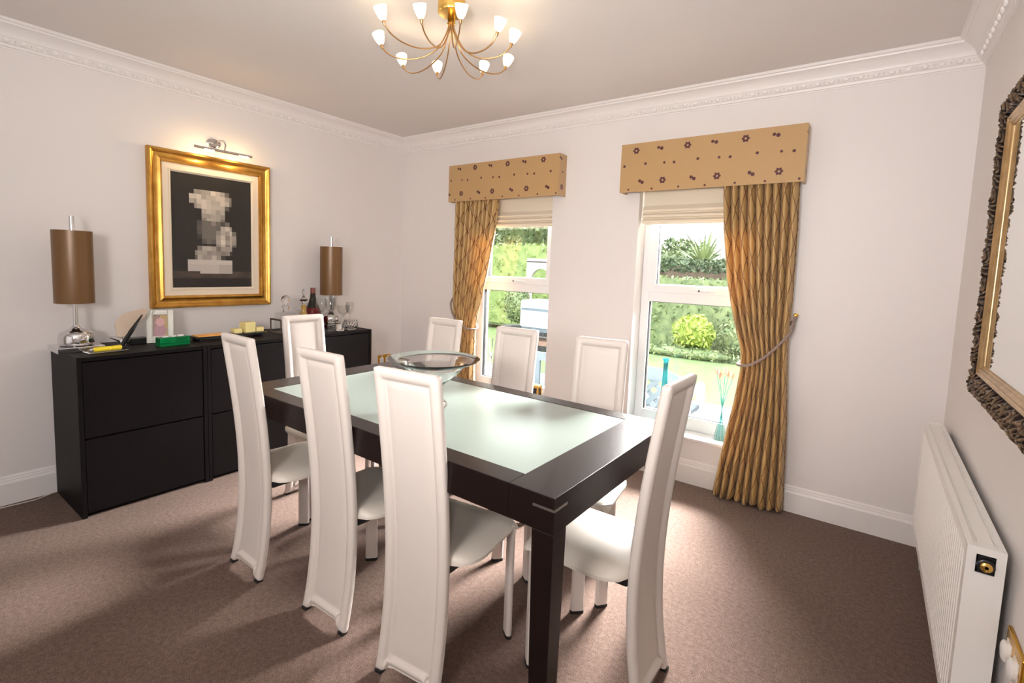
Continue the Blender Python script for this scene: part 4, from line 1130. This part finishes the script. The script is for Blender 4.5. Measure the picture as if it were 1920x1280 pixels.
# seen through the left window
tree((-5.2, 10.5, 2.6), (2.2, 1.4, 2.3), 6000, .10, 'leaf_mid', 'tall leafy tree filling the top of the left window', 24)
tree((-2.2, 8.6, 2.9), (1.3, .9, 1.8), 4500, .10, 'leaf_light', 'bright leafy tree at the top right of the left window', 25)
shrub('clipped_hedge', (-3.6, 6.6, .95), (2.6, .35, .95), 8000, .05, 'leaf_light', 'tall bright clipped hedge seen through the left window', 'hedge', 6, box=True, stem=False)
t = thing('garden_arch', 'pale stone arched panel standing before the clipped hedge', 'garden arch', (-1.98, 5.6, GZ))
pa = []
hw_, ht_ = .36, 1.62
m = MB(); m.box(-hw_, -hw_+.11, 0, .08, 0, ht_); m.box(hw_-.11, hw_, 0, .08, 0, ht_)
N = 12; R1 = hw_-.11
for k_ in range(N):
    a, b = PI*k_/N, PI*(k_+1)/N; zc = 1.22
    for y0_ in (0,):
        q = [(R1*math.cos(a), zc+R1*math.sin(a)), (R1*math.cos(b), zc+R1*math.sin(b)), (R1*math.cos(b), ht_), (R1*math.cos(a), ht_)]
        m.prism(q, lambda x_, z_, d: (x_, d, z_), 0, .08)
m.box(-hw_, hw_, 0, .08, ht_-.02, ht_+.06)
obj('arch_panel', m, 'stone_arch', t)
t = thing('potted_topiary', 'clipped oval topiary bush in a dark square pot', 'potted bush', (-1.43, 4.0, GZ))
f = leaves(0, 0, .83, .25, .25, .33, 1700, .032, 31); f.ball((0, 0, .83), .2, .2, .27, n=16); obj('foliage', f, 'leaf_mid', t, fix=False)
m = MB().prism([(-.2, -.2), (.2, -.2), (.2, .2), (-.2, .2)], lambda a, b, d: (a*(.85+.15*d/.46), b*(.85+.15*d/.46), d), 0, .46); obj('pot', m, 'pot_dark', t)
onbase('dark_planter', MB().box(-.15, .15, -.15, .15, 0, .62, .02), 'pot_dark', 'tall black planter box right of the potted topiary', 'planter', (-1.02, 4.15, GZ))
t = thing('barbecue', 'covered pale barbecue box with dark base on white legs on the patio', 'barbecue', (.06, 2.45, GZ))
obj('white_cover', MB().box(-.24, .28, -.2, .25, .70, 1.06, .03), 'white_paint', t)
obj('lid_edge', MB().box(-.20, .30, -.22, -.19, .93, .96), 'grey_paint', t)
obj('dark_base', MB().box(-.22, .26, -.18, .23, .655, .70), 'grey_paint', t)
obj('wood_shelf', MB().box(-.15, .34, -.2, .2, .48, .54), 'dark_wood', t)
for sx_ in (-.23, .25):
    for sy_ in (-.17, .2): obj('leg', MB().box(sx_-.02, sx_+.02, sy_-.02, sy_+.02, 0, .66), 'white_paint', t)
# lattice garden bench outside the right window
t = thing('garden_bench', 'blue grey garden bench with lattice back and pale arms outside', 'bench', (1.93, 1.25, GZ), 0)
B = lambda *a, **k_: MB().box(*a, **k_)
bw0, bw1 = -.62, .40; zt0, zt1 = .30, .60
m = MB()
# top rail, curved down at the right end
for k_ in range(12):
    a0_, a1_ = bw0+(bw1-bw0)*k_/12, bw0+(bw1-bw0)*(k_+1)/12
    dz = lambda x_: .0 if x_ < .1 else -.10*((x_-.1)/.3)**2
    m.add([(a0_, 0, .50+dz(a0_)), (a1_, 0, .50+dz(a1_)), (a1_, 0, .615+dz(a1_)), (a0_, 0, .615+dz(a0_)), (a0_, .04, .50+dz(a0_)), (a1_, .04, .50+dz(a1_)), (a1_, .04, .615+dz(a1_)), (a0_, .04, .615+dz(a0_))],
          [(0, 1, 2, 3), (7, 6, 5, 4), (3, 2, 6, 7), (0, 4, 5, 1), (0, 3, 7, 4), (1, 5, 6, 2)])
obj('top_rail', m, 'grey_paint', t)
m = MB(); z0_, z1_ = .16, .51; sp_ = .095
import itertools
for s in (-1, 1):
    x = bw0-.4
    while x < bw1+.4:
        # clipped diagonal slat
        xa, xb_ = (x, x+(z1_-z0_)) if s > 0 else (x+(z1_-z0_), x)
        lo = max(min(xa, xb_), bw0); hi = min(max(xa, xb_), bw1)
        if hi-lo > .02:
            def zat(xx): return z0_+(xx-xa)/(xb_-xa)*(z1_-z0_)
            p, q = (lo, zat(lo)), (hi, zat(hi)); d = Vector((q[0]-p[0], 0, q[1]-p[1])).normalized(); nn = Vector((-d.z, 0, d.x))*.022; off = .010 if s > 0 else .018
            P4 = [Vector((p[0], off, p[1]))-nn, Vector((q[0], off, q[1]))-nn, Vector((q[0], off, q[1]))+nn, Vector((p[0], off, p[1]))+nn]
            m.add(P4+[v_+Vector((0, .008, 0)) for v_ in P4], [(0, 1, 2, 3), (7, 6, 5, 4), (0, 4, 5, 1), (1, 5, 6, 2), (2, 6, 7, 3), (3, 7, 4, 0)])
        x += sp_*1.414
obj('lattice_back', m, 'grey_paint', t)
obj('seat', B(bw0, bw1, .04, .46, .20, .235), 'grey_paint', t); obj('bottom_rail', B(bw0, bw1, 0, .04, .11, .17), 'grey_paint', t)
for xx in (bw0, bw1):
    obj('arm', MB().tube([(xx, .0, .36), (xx, .2, .42), (xx, .42, .44), (xx, .50, .41)], .028, 10), 'white_paint', t, smooth=60)
    for yy in (.02, .46): obj('leg', B(xx-.03, xx+.03, yy-.03, yy+.03, 0, .42 if yy > .1 else .50), 'white_paint', t)
t = thing('garden_chair', 'blue grey slatted garden chair seen low in the left window', 'chair', (.93, .95, GZ), 0)
obj('top_rail', B(-.28, .28, 0, .035, .575, .655), 'grey_paint', t)
for k_ in range(5): obj('slat', B(-.24+k_*.115, -.19+k_*.115, .005, .03, .24, .58), 'grey_paint', t)
obj('seat', B(-.28, .28, .0, .42, .21, .245), 'grey_paint', t)
for xx in (-.26, .26):
    for yy in (.02, .40): obj('leg', B(xx-.025, xx+.025, yy-.02, yy+.02, 0, .22), 'grey_paint', t)
